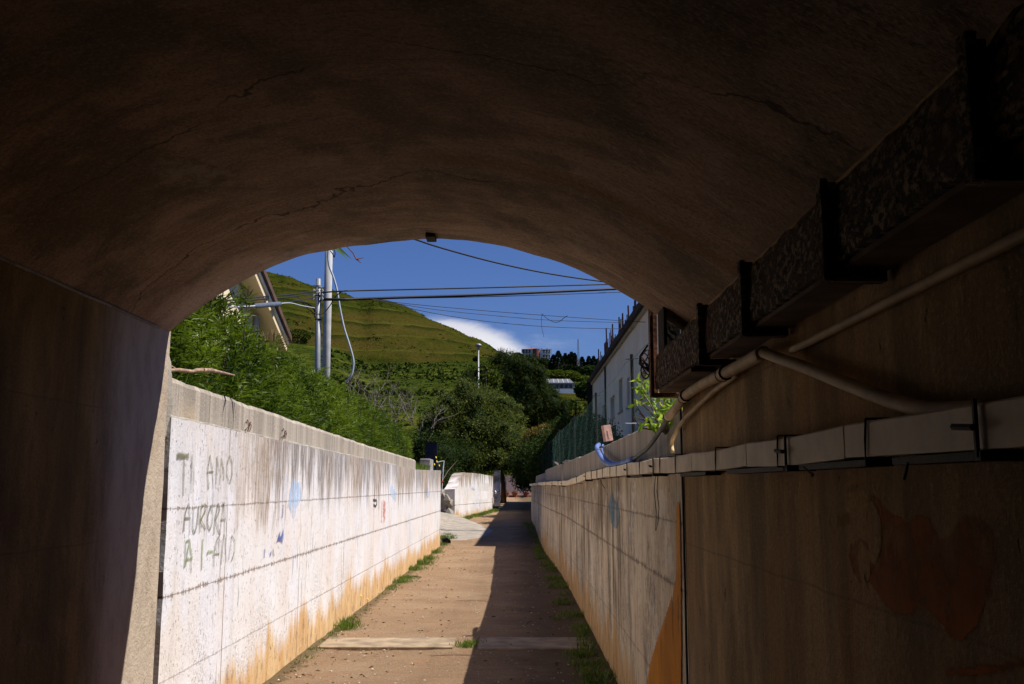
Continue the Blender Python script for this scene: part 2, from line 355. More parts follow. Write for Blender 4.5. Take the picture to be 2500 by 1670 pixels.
def building_mat():
    t = NT('unfinished_facade'); X, Y, Z = t.xyz()
    n = t.noise(scale=.7, det=7, rough=.65); v = t.noise(t.sc(2, 2.5, .25), 1.0, 5, .6)
    b = t.mix(t.ss(n, .35, .65), (.80, .65, .47), (.88, .74, .56))
    b = t.mix(t.mul(t.ss(v, .55, .7), .4), b, (.50, .42, .34))
    sp = t.ss(t.noise(scale=3.5, det=6, rough=.75), .62, .68)
    b = t.mix(t.mul(sp, .6), b, (.25, .22, .20))
    t.col(b).rough(.95); t.bump(t.noise(scale=12, det=6, rough=.7), .02, .6)
    return t.m
M['facade'] = building_mat()

def rust_mat():
    t = NT('flaking_rust')
    n = t.noise(scale=7, det=7, rough=.7); n2 = t.noise(t.sc(1, 20, 30, rot=(.5, 0, 0)), 1.6, 7, .75)
    b = t.mix(t.ss(n2, .44, .58), (.016, .011, .008), (.34, .25, .16))
    b = t.mix(t.mul(t.ss(n, .5, .6), .6), b, (.12, .045, .02))
    t.col(b).rough(.95); t.bump(t.add(n, t.mul(t.ss(n2, .46, .54), .8)), .02, 1)
    return t.m
M['rust'] = rust_mat()
M['rustdark'] = simple('dark_rusty_steel', (.045,.032,.024), .5, 9, .9, 0, .006)
M['rustplate'] = simple('stained_brown_plate', (.13,.085,.055), .5, 6, .95, 0, .004)
M['rustpost'] = simple('rusty_angle_iron', (.22,.13,.09), .5, 9, .9, 0, .006)

def paint_mat(name, c, cover=.75, scale=9, vert=1.0, soft=.08, thr=.5):
    t = NT(name); n = t.noise(t.sc(1, scale, scale*vert), 1.0, 5, .65)
    c2 = t.noise(scale=2.5, det=4)
    t.col(t.mix(t.ss(c2, .35, .65), tuple(x*.8 for x in c), tuple(min(1, x*1.15) for x in c))).rough(.9)
    tr = t.n.new('ShaderNodeBsdfTransparent'); ms = t.n.new('ShaderNodeMixShader')
    a = t.n.new('ShaderNodeAttribute'); a.attribute_name = 'v'
    n3_ = t.noise(scale=38, det=4, rough=.7)
    e = t.ss(t.add(a.outputs['Fac'], t.mul(t.sub(n3_, .5), .7)), .38, .62)
    t.put(ms.inputs[0], t.mul(t.mul(t.ss(n, thr-soft, thr+soft, 1, .18), e), cover))
    t.l.new(tr.outputs[0], ms.inputs[1]); t.l.new(t.b.outputs[0], ms.inputs[2])
    t.l.new(ms.outputs[0], t.n['Material Output'].inputs['Surface']); return t.m
M['blue_paint'] = paint_mat('faded_blue_paint', (.42,.60,.88), .62, 16, .35, .16, .50)
M['blue_paint2'] = paint_mat('shaded_blue_paint', (.12,.30,.46), .7, 16, .3, .14, .50)
M['olive_spray'] = paint_mat('olive_spray_paint', (.15,.145,.045), .66, 10, .3, .2, .60)
M['green_spray'] = paint_mat('pale_green_spray', (.22,.28,.10), .70, 14, .3, .2, .55)
M['navy_spray'] = paint_mat('navy_spray_paint', (.10,.13,.36), .85, 10, .5, .1, .6)
M['black_spray'] = paint_mat('black_spray_paint', (.03,.03,.035), .9, 10, .5, .1, .6)
M['red_spray'] = paint_mat('pale_red_spray', (.80,.25,.18), .6, 30, .8, .1, .5)
M['orange_paint'] = paint_mat('orange_paint', (.62,.24,.018), .93, 7, .3, .08, .64)
M['orange_dark'] = paint_mat('rust_orange_paint', (.46,.14,.012), .85, 6, .6, .14, .56)
M['pale_paint'] = paint_mat('ochre_paint', (.45,.25,.03), .5, 6, 1, .1, .5)
def netmat():
    t = NT('green_shade_net'); t.col((.008, .026, .022)).rough(.8)
    n = t.noise(t.sc(1, 3, 3), 1.0, 4, .6)
    tr = t.n.new('ShaderNodeBsdfTransparent'); ms = t.n.new('ShaderNodeMixShader')
    t.put(ms.inputs[0], t.ss(n, .3, .7, .03, .20)); t.l.new(tr.outputs[0], ms.inputs[1]); t.l.new(t.b.outputs[0], ms.inputs[2])
    t.l.new(ms.outputs[0], t.n['Material Output'].inputs['Surface']); return t.m
M['net'] = netmat()

# ------------------------------------------------------------------ sky clouds (world shader, by direction)
class WN(NT):
    def __init__(s):
        s.n, s.l = wn, wl; s.tc = wn.new('ShaderNodeTexCoord').outputs['Generated']
w = WN(); DX, DY, DZ = w.xyz()
inv = w.math('DIVIDE', 1.0, w.vmax(DY, .05)); TA = w.mul(DX, inv); TE = w.mul(DZ, inv)   # tangent coordinates ahead
cn = w.noise(w.comb(w.mul(TA, 11), w.mul(TE, 34), 1.0), 1.0, 7, .6, .3)
# cloud body: slanting wedge resting on the hill shoulder
u_ = w.math('DIVIDE', w.sub(TA, -.038), .068); v_ = w.math('DIVIDE', w.sub(TE, w.sub(.1445, w.mul(w.add(TA, .038), .30))), .0185)
dd = w.math('SQRT', w.add(w.mul(u_, u_), w.mul(v_, v_)))
cm = w.ss(w.add(dd, w.mul(w.sub(cn, .5), 1.5)), 1.25, .45)
cm = w.mul(cm, w.math('GREATER_THAN', DY, .1))
wisp = w.mul(w.ss(cn, .50, .78), w.mul(w.ss(TE, .19, .13), .25)); wisp = w.mul(wisp, w.ss(w.math('ABSOLUTE', w.add(TA, .01)), .11, .03))
cm = w.vmax(cm, wisp)
skyc = w.mix(1.0, sky.outputs[0], (.50, .65, 1.08), 'MULTIPLY')
cl = w.mix(w.mul(cm, .93), skyc, w.mix(w.ss(cn, .3, .7), (9.5, 9.5, 10.3), (11.5, 11.4, 11.8)))
wl.new(cl, bg.inputs['Color'])

# ------------------------------------------------------------------ mesh helpers
def tag(o, label=None, cat=None, group=None, kind=None):
    if label: o['label'] = label
    if cat: o['category'] = cat
    if group: o['group'] = group
    if kind: o['kind'] = kind
    return o
def empty(name, loc, label, cat, group=None):
    o = bpy.data.objects.new(name, None); COL.objects.link(o); o.location = loc; o.empty_display_size = .2
    return tag(o, label, cat, group)
def link(name, me, parent=None):
    o = bpy.data.objects.new(name, me); COL.objects.link(o)
    if parent is not None:
        o.parent = parent; o.matrix_parent_inverse = Matrix.Translation(-Vector(parent.location))
    return o
class MB:
    def __init__(s): s.v = []; s.f = []
    def quad(s, a, b, c, d):
        k = len(s.v); s.v += [tuple(a), tuple(b), tuple(c), tuple(d)]; s.f.append((k, k+1, k+2, k+3)); return s
    def poly(s, pts):
        k = len(s.v); s.v += [tuple(p) for p in pts]; s.f.append(tuple(range(k, k+len(pts)))); return s
    def box(s, x0, x1, y0, y1, z0, z1, mat=None):
        P = [Vector((x, y, z)) for z in (z0, z1) for y in (y0, y1) for x in (x0, x1)]
        if mat is not None: P = [mat @ p for p in P]
        k = len(s.v); s.v += [tuple(p) for p in P]
        s.f += [tuple(k+i for i in q) for q in ((0,2,3,1),(4,5,7,6),(0,1,5,4),(2,6,7,3),(0,4,6,2),(1,3,7,5))]; return s
    def tube(s, pts, r, n=8, caps=True):
        pts = [Vector(p) for p in pts]; k0 = len(s.v); rs = r if isinstance(r, (list, tuple)) else [r]*len(pts)
        up = None
        for i, p in enumerate(pts):
            d = (pts[min(i+1, len(pts)-1)] - pts[max(i-1, 0)]).normalized()
            if up is None:
                up = Vector((0, 0, 1)) if abs(d.z) < .9 else Vector((1, 0, 0))
            a = d.cross(up)
            if a.length < 1e-4: a = d.cross(Vector((0, 1, 0)))
            a.normalize(); b = d.cross(a).normalized(); up = -b if (-b).dot(up) > 0 else b
            a = d.cross(up).normalized(); b = d.cross(a)
            for j in range(n):
                t = 2*math.pi*j/n; s.v.append(tuple(p + (a*math.cos(t) + b*math.sin(t))*rs[i]))
        for i in range(len(pts)-1):
            for j in range(n):
                q = k0+i*n; s.f.append((q+j, q+(j+1) % n, q+n+(j+1) % n, q+n+j))
        if caps:
            s.f.append(tuple(k0+j for j in reversed(range(n)))); s.f.append(tuple(k0+(len(pts)-1)*n+j for j in range(n)))
        return s
    def prism(s, poly, y0, y1, skew=None):
        """poly in XZ extruded along Y; y0,y1 may be functions of x"""
        g = lambda y, x: y(x) if callable(y) else y
        n = len(poly); k = len(s.v)
        s.v += [(x, g(y0, x), z) for x, z in poly] + [(x, g(y1, x), z) for x, z in poly]
        s.f += [tuple(k+i for i in range(n)), tuple(k+n+i for i in reversed(range(n)))]
        s.f += [(k+i, k+n+i, k+n+(i+1) % n, k+(i+1) % n) for i in range(n)]; return s
    def ico(s, c, r, sq=1.0, jit=.25, seed=0):
        rr = random.Random(seed); g = (1+5**.5)/2
        V = [(-1,g,0),(1,g,0),(-1,-g,0),(1,-g,0),(0,-1,g),(0,1,g),(0,-1,-g),(0,1,-g),(g,0,-1),(g,0,1),(-g,0,-1),(-g,0,1)]
        Fc = [(0,11,5),(0,5,1),(0,1,7),(0,7,10),(0,10,11),(1,5,9),(5,11,4),(11,10,2),(10,7,6),(7,1,8),(3,9,4),(3,4,2),(3,2,6),(3,6,8),(3,8,9),(4,9,5),(2,4,11),(6,2,10),(8,6,7),(9,8,1)]
        k = len(s.v)
        for v in V:
            q = Vector(v).normalized()*r*(1+rr.uniform(-jit, jit)); s.v.append((c[0]+q.x, c[1]+q.y, c[2]+q.z*sq))
        s.f += [tuple(k+i for i in f) for f in Fc]; return s
    def build(s, name, mat, parent=None, smooth=False, bevel=0, sub=0):
        me = bpy.data.meshes.new(name); me.from_pydata(s.v, [], s.f); me.validate(); me.update()
        if isinstance(mat, str): mat = M[mat]
        me.materials.append(mat)
        if smooth: me.polygons.foreach_set('use_smooth', [True]*len(me.polygons))
        o = link(name, me, parent)
        import bmesh
        bm = bmesh.new(); bm.from_mesh(me); bmesh.ops.recalc_face_normals(bm, faces=bm.faces); bm.to_mesh(me); bm.free()
        if bevel:
            b = o.modifiers.new('bevel', 'BEVEL'); b.width = bevel; b.segments = 2; b.limit_method = 'ANGLE'
        return o

def leaf_mesh(name, mat, P, D, L, Wd, parent=None, fold=.25, extra=None, vv=None):
    """P base points, D axis directions, L lengths, Wd widths -> one mesh of folded leaf quads (2 tris each side)"""
    P = np.asarray(P, float); D = np.asarray(D, float); n = len(P)
    D = D/np.maximum(np.linalg.norm(D, axis=1, keepdims=True), 1e-6)
    Rn = RNG.normal(size=(n, 3)); S = np.cross(D, Rn); S /= np.maximum(np.linalg.norm(S, axis=1, keepdims=True), 1e-6)
    N = np.cross(S, D); L = np.broadcast_to(L, (n,))[:, None]; Wd = np.broadcast_to(Wd, (n,))[:, None]
    V = np.empty((n, 4, 3)); mid = P + D*L*.45
    V[:, 0] = P; V[:, 1] = mid + S*Wd*.5 + N*Wd*fold; V[:, 2] = P + D*L - np.array([0, 0, 1])*L*.08; V[:, 3] = mid - S*Wd*.5 + N*Wd*fold
    me = bpy.data.meshes.new(name)
    me.vertices.add(4*n); me.vertices.foreach_set('co', V.reshape(-1))
    me.loops.add(4*n); me.loops.foreach_set('vertex_index', np.arange(4*n, dtype=np.int32))
    me.polygons.add(n); me.polygons.foreach_set('loop_start', np.arange(0, 4*n, 4, dtype=np.int32)); me.polygons.foreach_set('loop_total', np.full(n, 4, dtype=np.int32))
    me.update(calc_edges=True)
    at = me.attributes.new('v', 'FLOAT', 'POINT')
    vr = (RNG.random(n)**1.3) if vv is None else vv
    at.data.foreach_set('value', np.repeat(vr, 4).astype(np.float32))
    me.materials.append(M[mat]); me.validate()
    return link(name, me, parent)

def blob_points(blobs, n, shell=.55, rs=None):
    """sample in ellipsoid shells; blobs: (cx,cy,cz,rx,ry,rz). returns points and outward dirs"""
    w_ = np.array([b[3]*b[4]+b[3]*b[5]+b[4]*b[5] for b in blobs]); w_ /= w_.sum()
    idx = RNG.choice(len(blobs), n, p=w_); B = np.array(blobs)[idx]
    d = RNG.normal(size=(n, 3)); d /= np.linalg.norm(d, axis=1, keepdims=True)
    r = shell + (1-shell)*RNG.random(n)**.7; r *= 1+.10*RNG.normal(size=n)
    return B[:, :3] + d*B[:, 3:]*r[:, None], d

def nz(x, y, z=0.0, s=1.0): return mnoise.noise(Vector((x*s, y*s, z*s)))
def interp(x, pts):
    if x <= pts[0][0]: return pts[0][1]
    for (a, b), (c, d) in zip(pts, pts[1:]):
        if x <= c: return b+(d-b)*(x-a)/(c-a)
    return pts[-1][1]
def sstep(a, b, x): t = max(0, min(1, (x-a)/(b-a))); return t*t*(3-2*t)

# ================================================================== GROUND AND HILLS
def gpath(y): return 0.0 if y < 26 else .028*(y-26) if y < 60 else .952
R1 = [(300,800),(600,815),(700,838),(810,846),(900,888),(1038,884),(1162,878),(1244,878),(1313,889),(1437,909),(1600,925),(2500,960)]
MT = [(-600,560),(0,590),(500,655),(650,687),(706,698),(748,716),(800,731),(830,738),(879,752),(906,744),(940,752),(985,767),(1017,781),(1089,811),(1162,838),(1230,874),(1300,905),(1450,930),(2500,960)]
def hpx(py, y): return atY(1265, py, y).z
def terrain(x, y):
    r = math.hypot(x, y); c = y/max(r, .1); wgt = sstep(.25, .62, c) if r > 40 else 1.0
    t = 1265+F*x/max(y, 20) if y > 0 else 1265
    zr = hpx(interp(t, R1), 450); zm = hpx(interp(t, MT), 900)
    prof = [(0,0),(26,0),(60,.95),(100,4.6),(150,13.2),(250,26+.25*(zr-57)),(330,38+.5*(zr-57)),(410,50+.85*(zr-57)),(450,zr),(480,zr-1),(540,zr-10),(620,zr-8+.12*(zm-zr)),(900,zm),(960,zm-2),(1300,zm*.6),(1900,30),(3500,0)]
    z = interp(max(y, 0) if y < 60 else max(60, y), prof)
    if y > 640 and y < 900: # convex shoulder of the mountain
        s_ = (y-620)/280; z = zr-8+.12*(zm-zr) + (zm-(zr-8+.12*(zm-zr)))*math.sin(s_*math.pi/2)**.95
    a = sstep(70, 300, y)
    z += a*(nz(x, y, 1, .02)*1.6 + nz(x, y, 3, .06)*.8)*(1 if y < 400 or y > 470 else .35)
    if 480 < y < 890: z += 3.0*nz(x, y, 5, .008); z += 1.1*math.sin((z+9*nz(x, y, 2, .010))*2*math.pi/15)
    return z*wgt
mb = MB()
angs = sorted(set([R(a) for a in list(range(-180, -30, 6))+list(range(32, 181, 6))] + [R(-30+60*i/300) for i in range(301)]))
rads = [0.5,2,4,8,14,20,26,34,42,50,60,70,80,90,100,115,130,145,160,180,200,220,240,260,280,300,320,340,360,380,400,415,430,440,450,460,472,490,520,550,580]+list(range(600, 900, 6))+[905,915,935,960,1000,1100,1300,1600,1900,2500,3500]
na = len(angs)-1; angs = angs[:-1]
for r_ in rads:
    for a_ in angs:
        c_ = max(math.cos(a_), .5)
        x, y = math.sin(a_)*r_/ (c_ if abs(a_) < R(60) else .5), math.cos(a_)*r_/(c_ if abs(a_) < R(60) else .5)
        mb.v.append((x, y, terrain(x, y) - (.02 if r_ < 60 else 0)))
for i in range(len(rads)-1):
    for j in range(na):
        mb.f.append((i*na+j, i*na+(j+1) % na, (i+1)*na+(j+1) % na, (i+1)*na+j))
mb.poly([mb.v[j] for j in range(na)])
tag(mb.build('ground', 'hill', smooth=True), kind='structure')

# path: uneven dirt sheet between the walls
def grid(name, xf, y0, y1, nx, ny, zf, mat):
    g = MB()
    for j in range(ny+1):
        y = y0+(y1-y0)*j/ny; a, b = xf(y)
        for i in range(nx+1):
            x = a+(b-a)*i/nx; g.v.append((x, y, zf(x, y)))
    for j in range(ny):
        for i in range(nx):
            q = j*(nx+1)+i; g.f.append((q, q+1, q+nx+2, q+nx+1))
    return g.build(name, mat, smooth=True)
XRP = [(0,.80),(15,.80),(18.2,.775),(23.6,.66),(28,.60),(32,.58),(37,.51),(45,.45)]
def XR(y): return interp(y, XRP)
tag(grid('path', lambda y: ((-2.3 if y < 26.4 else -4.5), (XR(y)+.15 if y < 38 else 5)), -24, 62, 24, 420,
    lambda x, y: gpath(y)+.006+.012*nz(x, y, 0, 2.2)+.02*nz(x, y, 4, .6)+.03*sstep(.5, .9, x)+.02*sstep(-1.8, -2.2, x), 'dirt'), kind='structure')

# ================================================================== UNDERPASS
XL, XRT = -2.05, .80
def yend(x): return 5.72-.33*(x+2.05)
arch_px = [(389,815),(438,791),(507,737),(541,712),(596,681),(637,662),(713,631),(796,612),(865,601),(989,585),(1072,582),(1175,591),(1227,601),(1313,622),(1399,650),(1465,684),(1520,718),(1582,753),(1623,780),(1668,806)]
arch = []
for px, py in arch_px:
    d = ray(px, py); # y = 5.72-.37*(x+2.05)
    s_ = (5.72-.33*2.05)/(d.y+.33*d.x); p = EYE+d*s_; arch.append((p.x, p.z))
arch[0] = (XL, arch[0][1]); arch[-1] = (XRT, arch[-1][1])
# smooth resample
def resample(pts, n):
    out = []
    for i in range(n+1):
        x = pts[0][0]+(pts[-1][0]-pts[0][0])*i/n
        zs = [interp(x+dx, pts) for dx in (-.09, -.045, 0, .045, .09)]
        out.append((x, sum(zs)/5 if 0 < i < n else interp(x, pts)))
    return out
arch_s = resample(arch, 40)
print('arch', arch_s[0], arch_s[20], arch_s[-1])
up = empty('underpass', (-.6, -5, 0), 'dark concrete underpass with shallow vaulted ceiling around the viewpoint', 'underpass')
g = MB(); NY = 60; ys = [yend(0)-29*(1-j/NY)**1.0 for j in range(NY+1)]
nA = len(arch_s)
for j in range(NY+1):
    for (x, z) in arch_s:
        yy = yend(x)-27.5*(1-j/NY)
        e_ = 1 if j < NY else 0
        g.v.append((x, yy + (0 if e_ else .035*nz(x*2.2, 3)+.012*nz(x*9, 5)), z + e_*.012*nz(x*2, yy*2, z) + (.006*nz(x*6, yy*6) if e_ else .008*nz(x*5, 0, 7))))
for j in range(NY):
    for i in range(nA-1):
        q = j*nA+i; g.f.append((q, q+1, q+nA+1, q+nA))
# end face up to the parapet and back
k0 = NY*nA; top = [(x, yend(x)+.002*0, 3.55) for x, z in arch_s]; kt = len(g.v); g.v += top
for i in range(nA-1): g.f.append((k0+i, k0+i+1, kt+i+1, kt+i))
kb = len(g.v); g.v += [(x, yend(x)-27.5, 3.55) for x, z in arch_s]
for i in range(nA-1): g.f.append((kt+i, kt+i+1, kb+i+1, kb+i)); g.f.append((kb+i, kb+i+1, i+1, i))
va = g.build('vault', 'vault', up, smooth=False)
va.data.polygons.foreach_set('use_smooth', [i < NY*(nA-1) for i in range(len(va.data.polygons))])
# left abutment wall: slightly uneven slab
def wallslab(name, x, side, y0, y1f, z1, mat, parent, thick=.55, amp=.0003, z0=-.3, nyy=90, nzz=16):
    g = MB(); y1 = y1f
    for j in range(nyy+1):
        y = y0+(y1-y0)*j/nyy
        for i in range(nzz+1):
            z = z0+(z1-z0)*i/nzz
            dx = amp*nz(y*1.3, z*1.3, 3) + .4*amp*nz(y*5, z*5, 9)
            g.v.append((x+dx, y + (.012*nz(z*4, 2, x) if j == nyy else 0), z))
    for j in range(nyy):
        for i in range(nzz):
            q = j*(nzz+1)+i; g.f.append((q, q+1, q+nzz+2, q+nzz+1))
    nfront = len(g.f)
    xb = x+side*thick; kb = len(g.v)
    for y in (y0, y1):
        for i in range(nzz+1): g.v.append((xb, y, z0+(z1-z0)*i/nzz))
    for i in range(nzz):
        g.f.append((nyy*(nzz+1)+i, nyy*(nzz+1)+i+1, kb+nzz+1+i+1, kb+nzz+1+i))
        g.f.append((i, i+1, kb+i+1, kb+i)); g.f.append((kb+i, kb+i+1, kb+nzz+2+i, kb+nzz+1+i))
    for j in range(nyy):   # top cap
        q = j*(nzz+1)+nzz
        ya, yb = y0+(y1-y0)*j/nyy, y0+(y1-y0)*(j+1)/nyy
        k = len(g.v); g.v += [(xb, ya, z1), (xb, yb, z1)]; g.f.append((q, q+nzz+1, k+1, k))
    return g.build(name, mat, parent)
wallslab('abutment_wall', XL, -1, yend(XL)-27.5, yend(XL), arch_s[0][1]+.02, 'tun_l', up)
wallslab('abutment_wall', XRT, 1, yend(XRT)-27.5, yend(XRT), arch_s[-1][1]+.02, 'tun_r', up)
g = MB(); g.box(XL-.5, XRT+.5, yend(0)-29.6, yend(0)-29.3, -.3, 4); g.build('light_stop_wall', 'tun_r', up)  # added unseen wall closing the rear end to darken the interior
# small mortar lip along the left springing line
g = MB(); g.tube([(XL+.004+.008*nz(y, 1), y, arch_s[0][1]+.004*nz(y*3, 2)) for y in [yend(XL)-26+.2*i for i in range(130)]], .007, 6)
g.build('springing_lip', 'mortar', up, smooth=True)
g = MB(); q = atY(1054, 584, yend(-.45)-.02); g.box(q.x-.025, q.x+.025, yend(-.45)-.12, yend(-.45)-.004, q.z-.012, q.z+.06); g.build('iron_hook', 'rustdark', up)
# embankment around
emb = MB()
emb.box(-60, XL-.56, -24, yend(XL)-.12, -.2, 4.1); emb.box(XRT+.56, 60, -24, yend(XRT)-.12, -.2, 4.1)
emb.prism([(XL-.56, 3.56), (XRT+.56, 3.56), (XRT+.56, 4.1), (XL-.56, 4.1)], -22, lambda x: yend(x)-.12)
emb.prism([(XL-.56, arch_s[0][1]+.03), (XL-.02, arch_s[0][1]+.03), (XL-.02, 3.55), (XL-.56, 3.55)], -21.7, lambda x: yend(x)-.06)
emb.prism([(XRT+.02, arch_s[-1][1]+.03), (XRT+.56, arch_s[-1][1]+.03), (XRT+.56, 3.55), (XRT+.02, 3.55)], -21.7, lambda x: yend(x)-.3)
tag(emb.build('embankment', 'garden'), kind='structure')

# ================================================================== LEFT RETAINING WALL
LW = empty('retaining_wall', (-2.2, 6, 0), 'sunlit white painted concrete retaining wall on the left with grey coping', 'wall')
def topL(y): return interp(y, [(5.7,2.01),(8,1.995),(14,1.96),(20,1.93),(25,1.99),(26.6,2.02)])
g = MB(); ny, nz_ = 170, 14; y0, y1 = 5.86, 26.5
for j in range(ny+1):
    y = y0+(y1-y0)*j/ny
    for i in range(nz_+1):
        z = -.1+(topL(y)+.008*nz(y*6, 3)+.1)*i/nz_
        x = -2.070 + .004*nz(y*1.1, z*1.2, 1) + .002*nz(y*6, z*6, 2)
        g.v.append((x, y+(.02*nz(z*9, 1)+.012*nz(z*30, 5) if j == 0 else 0), z))
for j in range(ny):
    for i in range(nz_): q = j*(nz_+1)+i; g.f.append((q, q+1, q+nz_+2, q+nz_+1))
k = len(g.v)
for j in (0, ny):
    for i in range(nz_+1): v = g.v[j*(nz_+1)+i]; g.v.append((-2.36, v[1], v[2]))
for i in range(nz_): g.f.append((i, i+1, k+i+1, k+i)); g.f.append((ny*(nz_+1)+i, ny*(nz_+1)+i+1, k+nz_+2+i, k+nz_+1+i))
for j in range(ny):
    q = j*(nz_+1)+nz_; kk = len(g.v); a, b = g.v[q], g.v[q+nz_+1]; g.v += [(-2.36, a[1], a[2]), (-2.36, b[1], b[2])]; g.f.append((q, q+nz_+1, kk+1, kk))
g.build('wall_face', 'left_wall', LW)
# coping
def topC(y): return interp(y, [(5.9,2.262),(14,2.175),(20.6,2.14)])
g = MB(); ny = 150; y0, y1 = 5.93, 20.6
for j in range(ny+1):
    y = y0+(y1-y0)*j/ny; tz = topC(y)+.008*nz(y*7, 1)+.01*nz(y*2, 9)
    xf = -2.135+.005*nz(y*3, 4)
    g.v += [(xf, y, topL(y)-.03), (xf+.002, y, tz-.03), (xf-.015-.012*nz(y*9, 7), y, tz), (-2.36, y, tz+.01*nz(y*5, 5)), (-2.36, y, topL(y)-.03)]
for j in range(ny):
    for i in range(5): q = j*5; g.f.append((q+i, q+(i+1) % 5, q+5+(i+1) % 5, q+5+i))
g.f += [tuple(range(5)), tuple(ny*5+i for i in range(5))]
g.build('coping', 'coping', LW)
# mortar bed below the coping
g = MB()
for seg in ((5.95, 8.6), (9.0, 13.5), (14.2, 17.2)):
    n = int((seg[1]-seg[0])/.08); pts = [(-2.125+.012*nz(y*5, 2), y, topL(y)+.008+.010*nz(y*6, 4)) for y in [seg[0]+.08*i for i in range(n)]]
    g.tube(pts, [.020*(.5+.8*abs(nz(p[1]*4, 8))+.25) for p in pts], 6)
g.build('mortar_bed', 'mortar', LW, smooth=True)
# end lump of rough concrete against the underpass
g = MB(); zs = [1.88+.035*i for i in range(18)]
for i, z in enumerate(zs):
    for j in range(9):
        a = 2*math.pi*j/9; r_ = .10+.035*nz(z*6, j*1.7, 3)-.05*sstep(2.28, 2.48, z)
        g.v.append((-2.17+r_*math.cos(a)*.9, 5.86+r_*math.sin(a)*.75, z))
for i in range(len(zs)-1):
    for j in range(9): q = i*9; g.f.append((q+j, q+(j+1) % 9, q+9+(j+1) % 9, q+9+j))
g.f += [tuple(range(9)), tuple((len(zs)-1)*9+j for j in range(9))]
g.build('end_lump', 'mortar', LW, smooth=True)
# joint filler: dark gap edge
g = MB(); g.box(-2.30, -2.10, 5.70, 5.85, -.1, 1.98); g.build('joint_gap', 'rustdark', LW)
# bent wires poking out under the coping
def wires(px, py, y):
    w_ = MB(); c = atX(px, py, -2.11)
    for k in range(3):
        a = .05+.03*k; pts = [(c.x+.03*math.sin(t*3.1+k), c.y-a+2*a*t+.02*k, c.z+(.05+.02*k)*math.sin(math.pi*min(t*1.1, 1))) for t in [i/10 for i in range(11)]]
        w_.tube(pts, .0028, 5)
    return w_.build('bent_wire', 'rebar', LW)
wires(603, 1052, 0); wires(691, 1070, 0)

def edge_attr(o, vals):
    at = o.data.attributes.new('v', 'FLOAT', 'POINT')
    for i, v in enumerate(vals[:len(at.data)]): at.data[i].value = v
    return o
def decal(poly_px, x, off, name, mat, parent, hard=False, soft=.022):
    """painted shape on a wall of constant x: fine grid whose attribute v fades over the ragged edge"""
    P = [atX(px, py, x+off) for px, py in poly_px]; Q = [(p.y, p.z) for p in P]; n = len(Q)
    y0, y1 = min(q[0] for q in Q)-soft, max(q[0] for q in Q)+soft; z0, z1 = min(q[1] for q in Q)-soft, max(q[1] for q in Q)+soft
    NYg = 46; NZg = 60; g = MB(); vals = []
    def sd(y, z):
        ins = False; dm = 9
        for i in range(n):
            ax, az = Q[i]; bx, bz = Q[(i+1) % n]
            if (az > z) != (bz > z) and y < (bx-ax)*(z-az)/(bz-az+1e-12)+ax: ins = not ins
            L2 = (bx-ax)**2+(bz-az)**2+1e-12; t = max(0, min(1, ((y-ax)*(bx-ax)+(z-az)*(bz-az))/L2))
            dm = min(dm, math.hypot(y-ax-t*(bx-ax), z-az-t*(bz-az)))
        return dm if ins else -dm
    V = {}
    for j in range(NYg+1):
        for i in range(NZg+1):
            y = y0+(y1-y0)*j/NYg; z = z0+(z1-z0)*i/NZg; V[j, i] = max(0, min(1, .5+sd(y, z)/(2*soft)))
            g.v.append((P[0].x, y, z)); vals.append(V[j, i])
    for j in range(NYg):
        for i in range(NZg):
            if max(V[j, i], V[j+1, i], V[j, i+1], V[j+1, i+1]) > .02:
                q = j*(NZg+1)+i; g.f.append((q, q+1, q+NZg+2, q+NZg+1))
    return edge_attr(g.build(name, mat, parent), vals)
def spray(strokes, x, off, wid, name, mat, parent):
    g = MB(); hv = -1 if x < 0 else 1
    for st in strokes:
        P = [atX(px, py, x+off) for px, py in st]
        Q = [P[0]]
        for a, b in zip(P, P[1:]):
            n = max(1, int((b-a).length/.03)); Q += [a.lerp(b, (i+1)/n) for i in range(n)]
        for i, (a, b) in enumerate(zip(Q, Q[1:])):
            d = (b-a); d.x = 0
            if d.length < 1e-5: continue
            s_ = Vector((0, -d.z, d.y)).normalized()*wid*.5*(1+.4*nz(a.y*20, a.z*20))
            g.quad(a-s_*1.9, b-s_*1.9, b, a); g.quad(a, b, b+s_*1.9, a+s_*1.9)
    return edge_attr(g.build(name, mat, parent), [0, 0, 1, 1, 1, 1, 0, 0]*(len(g.f)//2))
def c3(x, y): return (370+x*.255, 1050+y*.255)      # px of the graffiti close-up
LX, LO = -2.066, .002
spray([[c3(245,245), c3(360,250)]], LX, LO, .035, 'graffiti', 'olive_spray', LW)
spray([[c3(315,245), c3(312,400), c3(307,630)], [c3(395,230), c3(388,400), c3(380,610)]], LX, LO+.001, .016, 'graffiti', 'olive_spray', LW)
spray([[c3(548,565), c3(538,400), c3(562,240), c3(585,400), c3(592,560)], [c3(535,400), c3(595,400)],
       [c3(618,520), c3(628,250), c3(650,400)], [c3(652,525), c3(672,262), c3(695,400), c3(692,480)],
       [c3(750,240), c3(725,330), c3(722,430), c3(750,515), c3(772,430), c3(775,320), c3(750,240)]], LX, LO, .015, 'graffiti', 'olive_spray', LW)
